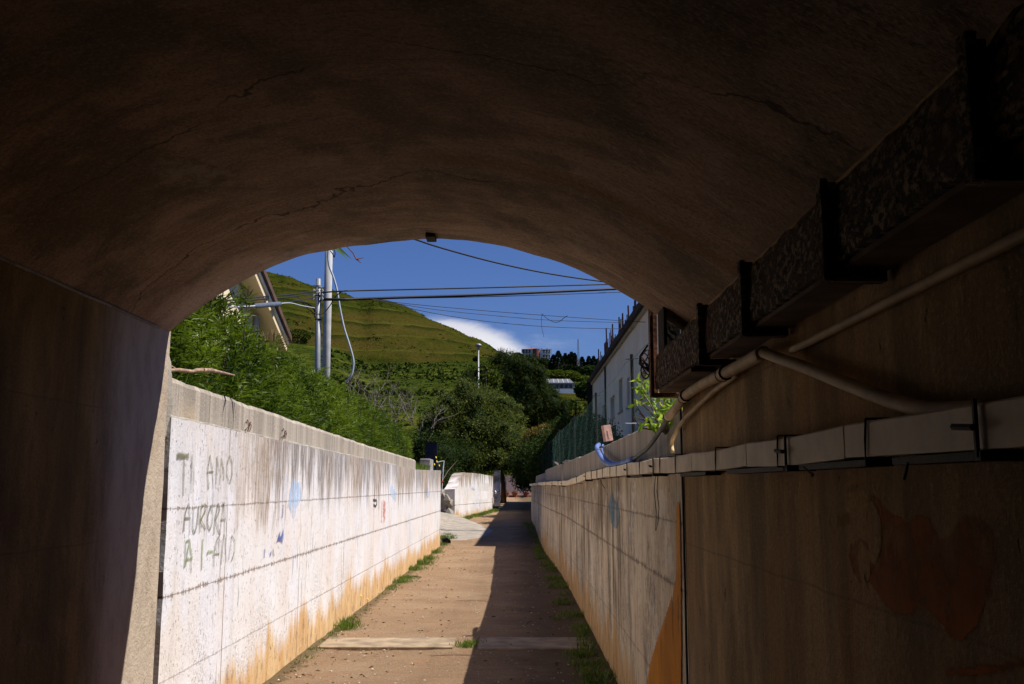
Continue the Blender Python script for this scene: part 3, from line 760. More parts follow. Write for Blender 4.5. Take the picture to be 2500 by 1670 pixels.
spray([[c3(308,975), c3(325,800), c3(358,700), c3(372,850), c3(366,1005)], [c3(320,845), c3(375,845)],
       [c3(408,740), c3(400,860), c3(395,940), c3(415,990), c3(440,900), c3(455,730)],
       [c3(465,980), c3(470,840), c3(480,740), c3(515,705), c3(520,770), c3(475,860), c3(522,950)],
       [c3(568,730), c3(540,830), c3(540,910), c3(560,960), c3(580,900), c3(590,800), c3(568,730)],
       [c3(600,1000), c3(610,850), c3(640,700), c3(655,760), c3(615,870), c3(660,1000)],
       [c3(655,1010), c3(675,850), c3(695,690), c3(705,850), c3(698,1010)], [c3(665,855), c3(712,855)]], LX, LO+.001, .017, 'graffiti', 'olive_spray', LW)
spray([[c3(315,1320), c3(325,1200), c3(330,1070), c3(370,1050), c3(345,1180), c3(325,1310)], [c3(380,1370), c3(385,1180), c3(365,1100)],
       [c3(335,1240), c3(395,1230)], [c3(480,1340), c3(485,1180), c3(492,1040)], [c3(535,1200), c3(540,1165), c3(600,1160)]], LX, LO, .022, 'graffiti', 'green_spray', LW)
spray([[c3(598,1310), c3(600,1200), c3(625,1060), c3(650,1010), c3(645,1190)], [c3(605,1185), c3(650,1185)], [c3(668,1290), c3(690,1040), c3(700,1000), c3(720,1260)],
       [c3(740,1250), c3(770,1010), c3(800,1060), c3(798,1160), c3(765,1260)], [c3(828,885), c3(826,945)]], LX, LO+.001, .014, 'graffiti', 'olive_spray', LW)
def c6(x, y): return (640+x*.2232, 1150+y*.2232)
decal([c6(350,50), c6(375,120), c6(415,110), c6(440,190), c6(440,280), c6(410,350), c6(380,400), c6(365,500), c6(345,515), c6(320,440), c6(285,360), c6(300,290), c6(305,200), c6(330,130)], LX, LO, 'painted_star', 'blue_paint', LW)
decal([c6(275,0), c6(290,80), c6(285,200), c6(250,340), c6(225,340), c6(235,200), c6(255,100)], LX, LO-.001, 'painted_star', paint_mat('very_faded_blue', (.5,.62,.85), .35, 10, .3, .2, .5), LW)
decal([c6(1420,120), c6(1440,190), c6(1470,230), c6(1465,340), c6(1440,310), c6(1410,270), c6(1400,200)], LX, LO, 'painted_star', 'blue_paint', LW)
decal([c6(1812,160), c6(1825,230), c6(1840,250), c6(1820,290), c6(1805,290), c6(1795,240)], LX, LO, 'painted_star', 'blue_paint', LW)
decal([c6(232,620), c6(238,700), c6(225,795), c6(210,770), c6(180,765), c6(155,790), c6(180,720), c6(195,660), c6(200,720), c6(215,700)], LX, LO, 'navy_mark', 'navy_spray', LW)
spray([[c6(235,370), c6(225,480), c6(222,510)], [c6(30,850), c6(25,950)], [c6(100,880), c6(90,930)], [c6(120,850), c6(132,930)]], LX, LO, .02, 'navy_mark', 'navy_spray', LW)
spray([[c6(1215,320), c6(1250,320), c6(1258,350), c6(1240,390)], [c6(1218,370), c6(1240,385)]], LX, LO, .04, 'graffiti', 'black_spray', LW)
spray([[c6(1312,320), c6(1308,570)], [c6(1325,340), c6(1350,360), c6(1325,400), c6(1350,430), c6(1325,470), c6(1345,500), c6(1328,560)]], LX, LO, .08, 'graffiti', 'red_spray', LW)

# ================================================================== RIGHT RETAINING WALL
RW = empty('retaining_wall', (.9, 5, 0), 'shaded streaky concrete retaining wall on the right running into the distance', 'wall')
g = MB(); ny, nz_ = 170, 13; y0, y1 = yend(XRT)+.02, 38.0
for j in range(ny+1):
    y = y0+(y1-y0)*j/ny; gz = gpath(y)
    for i in range(nz_+1):
        z = -.1+(1.70+.1)*i/nz_
        g.v.append((XR(y)+.004*nz(y*1.1, z*1.2, 11)+.0015*nz(y*6, z*6, 12), y, z))
for j in range(ny):
    for i in range(nz_): q = j*(nz_+1)+i; g.f.append((q, q+1, q+nz_+2, q+nz_+1))
for j in range(ny):
    q = j*(nz_+1)+nz_; kk = len(g.v); a, b = g.v[q], g.v[q+nz_+1]; g.v += [(a[0]+.4, a[1], a[2]), (b[0]+.4, b[1], b[2])]; g.f.append((q, q+nz_+1, kk+1, kk))
kk = len(g.v); e = ny*(nz_+1); g.v += [(g.v[e][0]+.4, y1, -.1), (g.v[e][0]+.4, y1, 1.70)]; g.f.append(tuple([e+i for i in range(nz_+1)]+[kk+1, kk]))
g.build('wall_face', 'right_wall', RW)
def parapet(ya, yb, top, endcut, n=40):
    g = MB()
    for j in range(n+1):
        y = ya+(yb-ya)*j/n; tz = top+.010*nz(y*4, 6)+.006*nz(y*14, 3)
        if endcut and j >= n-2: tz -= (.16, .30, .36)[j-n+2]*endcut
        if endcut and j <= 1: tz -= .02
        x = XR(y)+.155
        g.v += [(x, y, 1.68), (x+.004*nz(y*5, 1), y, tz-.012), (x+.012, y, tz), (x+.13, y, tz+.006), (x+.14, y, 1.68)]
    for j in range(n):
        for i in range(5): q = j*5; g.f.append((q+i, q+(i+1) % 5, q+5+(i+1) % 5, q+5+i))
    g.f += [tuple(range(5)), tuple(n*5+i for i in range(5))]
    return g.build('parapet', 'parapet', RW)
parapet(4.9, 15.25, 2.045, 0, 90); parapet(15.38, 19.9, 2.06, .8); parapet(20.2, 27.8, 2.05, 0); parapet(28.3, 37.5, 1.98, .4)
# paint on the right wall
RX = XRT+.004
def c4(x, y): return (950+x*.3955, 1050+y*.3955)
decal([c4(1774,448), c4(1792,448), c4(1800,900), c4(1803,1568), (1668,1900), (1560,1900), (1570,1740), c4(1590,1568), c4(1612,1440), c4(1650,1310), c4(1705,1150), c4(1752,1010), c4(1772,900)], RX, -.010, 'orange_stripe', 'orange_paint', RW, True)
decal([c4(1375,370), c4(1390,430), c4(1415,460), c4(1425,540), c4(1405,610), c4(1385,600), c4(1365,560), c4(1352,470)], RX, -.009, 'painted_star', 'blue_paint2', RW)
decal([c4(1068,400), c4(1080,460), c4(1074,515), c4(1062,480)], RX, -.010, 'painted_star', 'blue_paint2', RW)
decal([c4(965,370), c4(975,420), c4(970,475), c4(960,430)], RX-.03, -.02, 'painted_star', 'blue_paint2', RW)

# paint on the underpass' right wall
def cb(x, y): return (1600+x*.523, 850+y*.523)
blob = [cb(*p) for p in ((1015,680),(985,760),(985,850),(1000,895),(950,888),(910,920),(903,970),(925,1050),(960,1100),(985,1075),(1020,1120),(1060,1180),(1120,1240),(1190,1245),(1250,1210),(1330,1280),(1380,1370),(1440,1370),(1500,1290),(1560,1130),(1590,1000),(1580,850),(1520,780),(1440,780),(1380,860),(1330,900),(1280,800),(1220,780),(1180,820),(1110,770),(1060,730))]
decal(blob, XRT, -.0012, 'orange_shape', 'orange_dark', up, True)
decal([cb(*p) for p in ((1010,760),(1035,820),(1038,900),(1015,960),(1005,870))], XRT, -.0020, 'pale_gap', 'tun_r', up, True)
decal([cb(*p) for p in ((965,950),(985,980),(985,1040),(970,1050),(958,1000))], XRT, -.0020, 'pale_gap', 'tun_r', up, True)
decal([cb(*p) for p in ((840,790),(900,770),(910,820),(850,840))], XRT, -.0012, 'ochre_patch', 'pale_paint', up)
decal([cb(*p) for p in ((890,665),(950,630),(1020,618),(1020,640),(950,650),(900,675))], XRT, -.0012, 'ochre_patch', 'pale_paint', up)
decal([cb(*p) for p in ((1350,1500),(1480,1490),(1650,1470),(1780,1440),(1780,1480),(1500,1530),(1350,1530))], XRT, -.0012, 'orange_shape', 'orange_dark', up, True)

# ================================================================== WHITE TRUNKING along the right wall
TR = empty('cable_trunking', (.74, 5, 1.7), 'dirty white plastic trunking wired along the top of the right wall', 'cable trunking')
TZ = [(-6,1.735),(1.4,1.735),(4,1.737),(5.5,1.75),(7.7,1.752),(10.5,1.75),(12.5,1.715),(15,1.685),(20,1.70),(28,1.70),(37.5,1.69)]
def txz(y): return XR(y)-.075, interp(y, TZ)
ysg = [-5,-3.2,-1.4,.4,2.2,3.15,4.15,5.3,6.45,8.2,10.6,13.6,16.2,19.5,23,27,31,37.6]
for a, b in zip(ysg, ysg[1:]):
    g = MB(); n = 6
    for j in range(n+1):
        y = a+.004+(b-a-.008)*j/n; x, z = txz(y); sg = -.006*math.sin(math.pi*j/n); h = .074+.004*nz(a*3, 1)
        z += sg
        g.v += [(x, y, z-h), (x, y, z-.004), (x+.004, y, z), (x+.068, y, z), (x+.068, y, z-h)]
    for j in range(n):
        for i in range(5): q = j*5; g.f.append((q+i, q+(i+1) % 5, q+5+(i+1) % 5, q+5+i))
    g.f += [tuple(range(5)), tuple(n*5+i for i in range(5))]
    g.build('trunking_length', 'pvc', TR)
def tie(y):
    x, z = txz(y); g = MB(); p = [(x-.003, y, z+.003), (x-.004, y+.006, z-.04), (x-.003, y+.012, z-.082), (x+.07, y, z-.084), (x+.074, y-.02, z-.04), (x+.07, y, z+.004), (x-.003, y, z+.003)]
    g.tube(p, .0028 if y < 9 else .004, 5); g.build('wire_tie', 'black', TR)
for y in (2.05, 2.75, 3.62, 4.55, 5.05, 5.9, 7.3, 7.8, 8.5, 9.1, 9.8, 12.3, 17.5, 22, 29): tie(y)
for y in (1.55, 2.66, 5.28, 6.55, 10.6, 16.2, 19.5, 27, 33):      # black brackets with a strap under
    x, z = txz(y); g = MB(); s_ = min(1.0+max(0, y-8)*.04, 1.8)
    g.box(x-.008, x+.07, y-.012*s_, y+.012*s_, z-.096, z-.080); g.box(x-.010, x-.004, y-.0035*s_, y+.0035*s_, z-.09, z+.001)
    g.tube([(x-.02, y-.02, z-.045), (x-.02, y+.05, z-.04)], .006, 6)
    g.build('bracket', 'black', TR)
for (a, b) in ((1.55, 1.95), (2.1, 2.6), (2.75, 3.5), (3.9, 4.5), (5.9, 6.5)):
    x, z = txz(a); g = MB(); g.box(x+.01, x+.07, a, b, z-.094, z-.080); g.build('support_strip', 'black', TR)
def hang(pxs, x, r, name, mat, parent):
    g = MB(); g.tube([atX(a, b, x) for a, b in pxs], r, 5); return g.build(name, mat, parent)
hang([(2216,1130),(2212,1150),(2207,1170)], .735, .003, 'loose_wire', 'black', TR)
hang([(1962,1140),(1975,1152),(1985,1158),(1983,1162)], .735, .003, 'loose_wire', 'black', TR)
hang([(1600,1162),(1597,1200),(1602,1250),(1601,1296),(1606,1280),(1609,1240),(1604,1200),(1606,1160)], .765, .0022, 'loose_wire', 'black', TR)
hang([(1466,1172),(1470,1182),(1476,1192)], .73, .003, 'loose_wire', 'black', TR)

# ================================================================== RUSTY TRAY and hangers
RT = empty('rusty_duct', (.74, 0, 2.07), 'long flaking rusty steel duct hung below the right springing of the vault', 'duct')
g = MB()
n = 160; ya, yb = -8, 4.84
for j in range(n+1):
    y = ya+(yb-ya)*j/n
    a1, a2, a3 = .014*nz(y*7, 1), .016*nz(y*9, 5), .022*nz(y*11, 9)
    g.v += [(.682+a1, y, 2.072+a3*.4), (.676+a2*.6, y, 2.12), (.680+a1, y, 2.165), (.684, y, 2.235+a3), (.70, y, 2.255+a3), (.795, y, 2.24), (.795, y, 2.075)]
for j in range(n):
    for i in range(7): q = j*7; g.f.append((q+i, q+(i+1) % 7, q+7+(i+1) % 7, q+7+i))
g.f += [tuple(range(7)), tuple(n*7+i for i in range(7))]
g.build('tray', 'rust', RT)
g = MB(); g.box(.690, .792, 3.9, 4.80, 2.052, 2.068); g.box(.69, .79, -8, 3.5, 2.056, 2.068); g.build('base_plate', M['rustplate'], RT)
for y, h in ((4.86, .42), (3.55, .13), (2.86, .13), (2.08, .14), (1.38, .15), (.4, .14), (-1, .14)):
    g = MB(); z0 = 2.035; z1 = 2.09+h if y > 4.5 else 2.262
    w_ = .03 if y > 4.5 else .017
    g.box(.655, .672, y-w_, y+w_, z0, z1); g.box(.6725, .70, y+w_-.006, y+w_, z0, z1)
    g.box(.6725, .93 if y > 4.5 else .79, y-w_, y+w_, z0-.002, z0+.02)
    g.build('hanger_frame', 'rustpost' if y > 4.5 else 'rust', RT, bevel=.002)
g = MB(); g.box(.70, .80, 4.80, 4.83, 2.23, 2.50); g.box(.69, .705, 4.6, 4.79, 2.23, 2.52); g.build('upright_plate', 'rustdark', RT)
g = MB()
for k in range(5):
    pts = [(.635+.022*math.cos(t+k)*(1+.2*k/5), 4.88+.01*k, 2.20+.018*k-.03+.04*math.sin(t)) for t in [i*.6 for i in range(12)]]
    g.tube(pts, .0035, 5)
g.tube([(.66, 4.88, 2.17), (.62, 4.9, 2.2), (.615, 4.9, 2.25), (.65, 4.88, 2.30)], .005, 5)
g.build('rusty_wire_coil', 'rebar', RT)

# plastic conduits on the right wall
def conduit(name, label, pts, xs, r, mat, coup=()):
    P = [atX(p[0], p[1], x) for p, x in zip(pts, xs)]
    o = empty(name, P[0], label, 'pipe'); Q = []
    for i in range(len(P)-1):
        p0, p1, p2, p3 = P[max(i-1, 0)], P[i], P[i+1], P[min(i+2, len(P)-1)]
        for k in range(5):
            t = k/5; Q.append(.5*((2*p1)+(p2-p0)*t+(2*p0-5*p1+4*p2-p3)*t*t+(3*p1-p0-3*p2+p3)*t**3))
    Q.append(P[-1]); g = MB(); g.tube(Q, r, 12); g.build('pipe', mat, o, smooth=True)
    for i in coup:
        c = P[i]; d = (P[min(i+1, len(P)-1)]-P[max(0, i-1)]).normalized()
        g = MB(); g.tube([c-d*.03, c+d*.03], r*1.22, 12); g.build('coupling', mat, o, smooth=False)
        for e in (-1, 1):
            g = MB(); g.tube([c+d*(.034*e)-d*.002, c+d*(.034*e)+d*.002], r*1.32, 12); g.build('tie', 'black', o)
    return o
conduit('conduit', 'thick dusty plastic conduit sloping down out of the underpass from below the rusty duct', [(1864,861),(1816,888),(1768,912),(1714,939),(1672,968),(1650,997),(1632,1017)], [.745,.745,.745,.745,.745,.75,.76], .0215, 'pvc2', (2, 4))
conduit('conduit', 'thick dark plastic conduit sagging along the underpass wall down to the trunking', [(1864,861),(1900,874),(1966,897),(2097,949),(2201,986),(2280,1002),(2420,1000)], [.745,.755,.765,.765,.765,.765,.765], .017, 'pvc2')
conduit('conduit', 'thin plastic conduit bending down to the trunking at the underpass mouth', [(1800,912),(1789,922),(1741,957),(1701,995),(1671,1024),(1650,1056),(1640,1082),(1642,1104)], [.77]*8, .0105, 'pvc2', ())
conduit('conduit', 'thin straight grey conduit rising high along the dark underpass wall', [(1935,855),(2100,772),(2300,672),(2500,573),(2700,474)], [.775]*5, .011, 'pvc2', ())
conduit('hose', 'dull rubber hose hanging from the conduit end behind the trunking', [(1634,1014),(1615,1046),(1588,1086),(1572,1102),(1545,1122)], [.80,.83,.85,.86,.87], .014, 'hosegrey')
hs = conduit('hose', 'faded blue hose looping over the grey parapet onto the trunking', [(1462,1086),(1457,1092),(1461,1104),(1474,1125),(1494,1136),(1514,1134),(1545,1122)], [.94,.90,.87,.85,.84,.84,.86], .026, 'bluehose')
conduit('hose', 'second thinner blue hose lying inside the loop of the thick blue one', [(1472,1086),(1469,1096),(1474,1110),(1486,1124),(1505,1130),(1530,1127)], [.935,.91,.89,.88,.87,.87], .010, 'bluehose')
# vertical joint strip where the wall meets the underpass
g = MB(); ye = yend(XRT); g.tube([(XRT-.008, ye+.012*nz(z*3, 1)+.01, z) for z in [0.02*i*5 for i in range(23)]], .006, 5); g.build('joint_crack', 'black', RW)

# brick and rubble on the right parapet
b = MB(); c = atX(1486, 1077, .99); rm = Matrix.Translation(c) @ Matrix.Rotation(R(-9), 4, 'Y') @ Matrix.Rotation(R(20), 4, 'Z')
b.box(-.045, .045, -.025, .035, 0, .175, rm); b.box(-.010, .004, -.030, -.0255, .03, .12, rm)
bo = b.build('brick', 'brick', bevel=.004); tag(bo, 'pale pink brick standing upright on the grey parapet', 'brick')
b = MB(); c1 = atX(1353, 1127, 1.0); c2 = atX(1373, 1140, 1.0); b.tube([c1, c2], .028, 4); tag(b.build('broken_tile', 'brick'), 'pinkish broken tile sticking out of the gap in the parapet', 'tile')
b = MB(); c1 = atX(1388, 1121, .95)
for k in range(4): b.box(c1.x-.04, c1.x+.05, c1.y+.5*k-.2, c1.y+.5*k+.18, 2.065, 2.085+.012*(k % 2))
tag(b.build('rubble', 'mortar'), 'flat white mortar crumbs lying on the broken parapet', 'rubble')

# ================================================================== GARDEN TERRACES
g = MB(); g.box(-45, -2.36, yend(XL)-.12, 26.4, -.2, 1.98); g.box(-45, -5.5, 26.41, 62, -.2, 1.95); tag(g.build('garden_terrace', 'garden'), kind='structure')
g = MB()
for i in range(20):
    a = 4.9+i*1.65; b_ = a+1.65; xa, xb_ = XR(a)+.42, XR(b_)+.42
    g.poly([(xa, a, 1.80), (60, a, 1.80), (60, b_, 1.80), (xb_, b_, 1.80)]); g.poly([(xa, a, -.1), (xb_, b_, -.1), (xb_, b_, 1.80), (xa, a, 1.80)])
g.poly([(XR(38)+.4, 37.9, 1.8), (60, 37.9, 1.8), (60, 37.9, 0), (XR(38)+.4, 37.9, 0)])
tag(g.build('garden_terrace', 'garden'), kind='structure')

# ================================================================== FENCE on right parapet
FX = 1.12
fe = empty('wire_fence', (FX, 9.6, 1.8), 'green wire mesh fence on black posts behind the grey parapet on the right', 'fence')
def fx(y): return XR(y)+.32
posts = [(5.2,2.86),(9.6,2.885),(14.1,2.93),(18.9,2.95),(23.6,2.95),(29,2.9),(35,2.8)]
for y, h in posts:
    g = MB(); x = fx(y); r_ = .017
    g.tube([(x, y, 1.75), (x+.004, y, 2.3), (x-.002, y, h)], r_, 8); g.tube([(x-.06, y, h-.05), (x+.06, y-.02, h-.045)], .004, 5)
    g.build('post', 'black', fe)
def ribbon(g, a, b, w_=.0026):
    a = Vector(a); b = Vector(b); d = (b-a).normalized(); s_ = Vector((d.z*.5, d.z*.85, -d.y)).normalized()*w_*.5
    g.quad(a-s_, b-s_, b+s_, a+s_)
g = MB(); cs = .075; ny = int((35-5.2)/cs); nzz = 11
def fp(i, k):
    y = 5.2+i*cs; top_ = interp(y, posts)-.05-.05*math.sin(math.pi*(((y-5.2) % 4.6)/4.6)); z0 = 2.0
    return (fx(y)-.02+.025*nz(y, k*.3, 2), y+.02*nz(y*2, k, 1), z0+(top_-z0)*k/nzz)
for i in range(ny):
    w_ = .0018+.00005*(i*cs)
    for k in range(nzz):
        if (i+k) % 2: ribbon(g, fp(i, k), fp(i+1, k+1), w_)
        else: ribbon(g, fp(i+1, k), fp(i, k+1), w_)
    ribbon(g, fp(i, nzz), fp(i+1, nzz), .005)
g.build('mesh', 'green_wire', fe)
g = MB()
for a in range(0, 30):
    y = 13.5+a*.75; y2 = y+.75
    g.quad((fx(y)+.06+.02*nz(y, 1), y, 1.9), (fx(y2)+.06+.02*nz(y2, 1), y2, 1.9), (fx(y2)+.05, y2, 2.78+.05*nz(y2, 2)), (fx(y)+.05, y, 2.78+.05*nz(y, 2)))
g.build('shade_net', 'net', fe)

# ================================================================== UNFINISHED BUILDING
BX = 4.0
ub = empty('unfinished_building', (6, 40, 1.8), 'long unfinished concrete building with rebar on its roof behind the fence on the right', 'building')
g = MB(); Y0, Y1, ZT = 26.5, 52.7, 6.98
wins = []
for px, wpx, zt, zb in ((1475,9,5.33,4.5),(1495.5,10,5.37,4.42),(1516,9,5.75,4.48),(1535,6,5.5,4.45),(1571,15,5.25,4.42),(1596,7,5.3,4.4)):
    ya = BX*F/(px+wpx/2-VPX); yb = BX*F/(px-wpx/2-VPX); wins.append((ya, yb, zb, zt))
wins.sort()
# facade with real openings
def facade(g, x, y0, y1, z0, z1, holes):
    ys_ = [y0]+[v for h in holes for v in (h[0], h[1])]+[y1]
    for a, b in zip(ys_[::2], ys_[1::2]): g.quad((x, a, z0), (x, b, z0), (x, b, z1), (x, a, z1))
    for (a, b, zb, zt) in holes:
        g.quad((x, a, z0), (x, b, z0), (x, b, zb), (x, a, zb)); g.quad((x, a, zt), (x, b, zt), (x, b, z1), (x, a, z1))
        for (p, q) in (((a, zb), (b, zb)), ((b, zb), (b, zt)), ((b, zt), (a, zt)), ((a, zt), (a, zb))):
            g.quad((x, p[0], p[1]), (x, q[0], q[1]), (x+.25, q[0], q[1]), (x+.25, p[0], p[1]))
facade(g, BX, Y0, Y1, .5, ZT, wins)
g.quad((BX, Y1, .5), (BX+11, Y1, .5), (BX+11, Y1, ZT), (BX, Y1, ZT)); g.quad((BX, Y0, .5), (BX+11, Y0, .5), (BX+11, Y0, ZT), (BX, Y0, ZT)); g.quad((BX+11, Y0, .5), (BX+11, Y1, .5), (BX+11, Y1, ZT), (BX+11, Y0, ZT))
g.build('wall', 'facade', ub)
g = MB(); g.box(BX-.10, BX+11.1, Y0-.1, Y1+.1, ZT, ZT+.12); g.build('cornice', 'coping', ub)
g = MB(); g.box(BX-.22, BX+11.2, Y0-.2, Y1+.2, ZT+.121, ZT+.34); g.build('roof_slab', 'rustdark', ub)
for (a, b, zb, zt) in wins:
    g = MB(); g.box(BX+.18, BX+.20, a, b, zb, zt); wo = g.build('window', 'glass', ub)
    g = MB(); g.box(BX-.06, BX+.1, a-.08, b+.08, zb-.07, zb-.003); g.build('sill', 'coping', wo)
g = MB(); yd = BX*F/(1481-VPX); g.tube([(BX-.05, yd, 2), (BX-.05, yd, ZT)], .04, 8); g.build('downpipe', 'rustdark', ub)
g = MB(); g.box(BX-.28, BX-.02, Y1-.05, Y1+.02, .5, 7.2); g.build('corner_fin', 'black', ub)
for px, ptop, n, sp in ((1557,730,5,.35),(1537,755,8,.9),(1510,773,4,.3),(1521,783,2,.2),(1496,800,8,1.6),(1485,804,4,.3),(1469,841,5,.6),(1456,864,5,.8),(1449,880,3,.4),(1440,890,2,.4),(1580,700,4,.4),(1463,852,5,.5),(1477,830,5,.6),(1490,802,5,.7),(1503,788,5,.4),(1517,770,5,.4),(1529,760,6,.4),(1545,748,6,.35),(1566,722,6,.3)):
    x = BX+.35; yc = x*F/(px-VPX); yc = min(yc, Y1-.3); zt = atY(px, ptop, yc).z
    g = MB()
    for k in range(n):
        yy = yc+random.uniform(-sp, sp)*1.3; hh = zt if k == 0 else ZT+.3+(zt-ZT-.3)*random.uniform(.4, .95)
        xx = x+random.uniform(-.1, .25); g.tube([(xx, yy, ZT+.2), (xx+random.uniform(-.04, .04), yy+random.uniform(-.05, .05), hh)], .024 if k else .035, 5)
    g.build('rebar_cluster', 'rebar', ub)

# ================================================================== HOUSE on the left
hx, ho = -4.7, .34
hl = empty('house', (-8, 14, 1.98), 'cream gabled house with brown roof edge rising behind the green hedge', 'house')
pa = atX(633, 668, hx); pb = atX(701, 834, hx); sl = (pb.z-pa.z)/(pb.y-pa.y)
yr = 13.6; zr_ = pa.z+sl*(yr-pa.y); ye_, ze = pb.y, pb.z; yn = 2*yr-ye_; yn = max(yn, 7.3)
def rf(y): return zr_+sl*abs(y-yr)
wx = hx-ho
g = MB(); g.prism([(0, 0)]*0 or [(wx, 1.9), (wx, 1.9)], 0, 0) if False else None
pts = [(yn+.5, 1.9), (ye_-.45, 1.9), (ye_-.45, rf(ye_-.45)-.2), (yr, rf(yr)-.2), (yn+.5, rf(yn+.5)-.2)]
k = len(g.v); g.v += [(wx, y, z) for y, z in pts]+[(wx-8, y, z) for y, z in pts]
g.f += [tuple(range(5)), tuple(range(5, 10))]+[(i, (i+1) % 5, 5+(i+1) % 5, 5+i) for i in range(5)]
g.build('wall', 'cream', hl)
def roofslab(name, d0, d1, x0, x1, mat, yi=0):
    g = MB(); pr = [(yn-yi, rf(yn)), (yr, rf(yr)), (ye_+yi, rf(ye_))]
    lo = [(y, z+d0) for y, z in pr]; hi = [(y, z+d1) for y, z in reversed(pr)]; q = lo+hi; n = len(q)
    g.v += [(x0, y, z) for y, z in q]+[(x1, y, z) for y, z in q]
    g.f += [(0,1,4,5),(1,2,3,4),(6,7,10,11),(7,8,9,10)]+[(i, (i+1) % n, n+(i+1) % n, n+i) for i in range(n)]
    return g.build(name, mat, hl)
roofslab('soffit', -.20, -.04, wx-8.2, hx, 'soffit'); roofslab('white_fascia', -.06, .0, hx+.001, hx+.035, 'whitetrim'); roofslab('roof', .001, .11, wx-8.3, hx+.09, 'brownroof', .03)
g = MB(); g.tube([(wx+.06, 18.4, 1.98), (wx+.06, 18.4, rf(18.4)-.25)], .05, 8); g.build('downpipe', 'pole', hl)

# ================================================================== POLES AND WIRES
PY = 29.5
def up_pole(name, label, px1, py1, px2, py2, Y, r1, r2, mat):
    a = atY(px1, py1, Y); b = atY(px2, py2, Y); d = (a-b)/(a.z-b.z); base = b+d*(1.98-b.z); topp = a+d*(0 if py1 > 650 else 1.3)
    o = empty(name, base, label, 'utility pole'); g = MB(); g.tube([base, base.lerp(topp, .5), topp], [r1, (r1+r2)/2, r2], 20); g.build('shaft', mat, o, smooth=True); return o, topp
tp, tpt = up_pole('utility_pole', 'tall thick grey concrete utility pole with a cable hanging off it', 803, 612, 796, 905, PY, .128, .115, 'pole')
sp_, spt = up_pole('utility_pole', 'shorter thin steel utility pole with insulators, left of the tall concrete one', 777.5, 681, 775, 900, 27, .095, .066, 'steelpole')
g = MB(); c = atY(777.5, 700, 27); g.tube([c+Vector((0,0,-.03)), c+Vector((0,0,.03))], .085, 14); g.box(c.x-.14, c.x-.03, 26.93, 27.0, c.z-.03, c.z+.03); g.build('collar', 'steelpole', sp_)
for py in (711, 722, 731):
    c = atY(777.5, py, 27)
    for s_ in (-1, 1):
        g = MB(); g.tube([c+Vector((s_*.07, -.07, 0)), c+Vector((s_*.15, -.09, .01))], [.03, .022], 8); g.tube([c+Vector((s_*.12, -.09, -.04)), c+Vector((s_*.12, -.09, .05))], .02, 8); g.build('insulator', 'pole', sp_)
for py in (780, 722): g = MB(); c = atY(777, py, 27); g.tube([c-Vector((0,0,.015)), c+Vector((0,0,.015))], .086, 14); g.build('strap', 'black', sp_)
def cable(label, pts, r, mat='cable', n=10, group=None, Ys=None, name='cable'):
    P = [atY(p[0], p[1], Y) for p, Y in zip(pts, Ys)]
    g = MB(); Q = []
    for i in range(len(P)-1):
        p0, p1, p2, p3 = P[max(i-1, 0)], P[i], P[i+1], P[min(i+2, len(P)-1)]
        for k in range(6):
            t = k/6; Q.append(.5*((2*p1)+(p2-p0)*t+(2*p0-5*p1+4*p2-p3)*t*t+(3*p1-p0-3*p2+p3)*t**3))
    Q.append(P[-1]); g.tube(Q, r, 6); o = g.build(name, mat, smooth=True); return tag(o, label, 'cable', group)
cable('pale grey cable hanging in a long curve beside the tall concrete pole', [(806,590),(801,620),(804,650),(813,674),(822,705),(830,753),(840,800),(851,835),(861,870),(863,890),(858,915),(844,934)], .032, 'greycable', Ys=[29.2]*12)
cable('upper thin black cable stretched right from the steel pole to the vault edge', [(779,715),(830,711),(900,709),(1200,702),(1489,694),(1700,688)], .022, Ys=[27,27,27.5,29,31,33])
cable('thick black cable stretched right across the sky, lowest of the strong ones', [(779,731),(840,731),(900,729),(1200,719),(1512,705),(1750,694)], .042, Ys=[27,27,27.5,29,31,33])
cable('thin cable running just under the thick black one', [(779,733),(900,730),(1200,724),(1525,713),(1750,705)], .012, Ys=[27,27.5,29,31,33])
cable('topmost twisted cable sagging down from the vault crown to the right', [(900,545),(1007,582),(1080,606),(1210,641),(1340,668),(1478,688),(1620,702)], .024, Ys=[24,25,26,27.5,29,30.5,32])
cable('upper of three hair-thin wires sloping down to the unfinished building', [(900,729),(1000,742),(1200,760),(1400,775),(1580,787)], .009, Ys=[27,27.6,28.6,29.6,30.5])
cable('middle one of three hair-thin wires sloping down to the unfinished building', [(900,729),(1050,754),(1200,770),(1350,782),(1540,788)], .008, Ys=[27,27.6,28.6,29.6,30.5])
cable('lowest of three hair-thin wires sloping down to the unfinished building', [(900,729),(1050,763),(1200,786),(1361,799),(1530,803)], .009, Ys=[27,27.6,28.6,29.6,30.5])
cable('slack loop of thin wire hanging from the hair-thin wires', [(1322,766),(1335,777),(1352,786),(1366,785),(1378,775),(1386,771)], .010, Ys=[29.2]*6)
cable('short end of wire dangling in the sky above the hill house', [(1327,766),(1322,775),(1323,800),(1328,823)], .006, Ys=[29.2]*4)
cable('upper black wire arriving at the steel pole from the left', [(540,737),(600,728),(700,720),(745,714),(779,709)], .014, Ys=[13.5,15.5,21,24,27])
cable('second black wire arriving at the steel pole from the left', [(540,748),(600,734),(700,726),(745,720),(779,716)], .014, Ys=[13.5,15.5,21,24,27])
cable('third black wire arriving at the steel pole from the left', [(600,742),(680,739),(720,735),(755,729),(779,724)], .014, Ys=[16,20,22.5,25,27])
cable('silvery cable leading from the splice box to the steel pole', [(560,750),(620,747),(684,741),(710,740),(735,746),(768,752)], .013, 'greycable', Ys=[13.8,15.9,19,21.5,24,26.8])
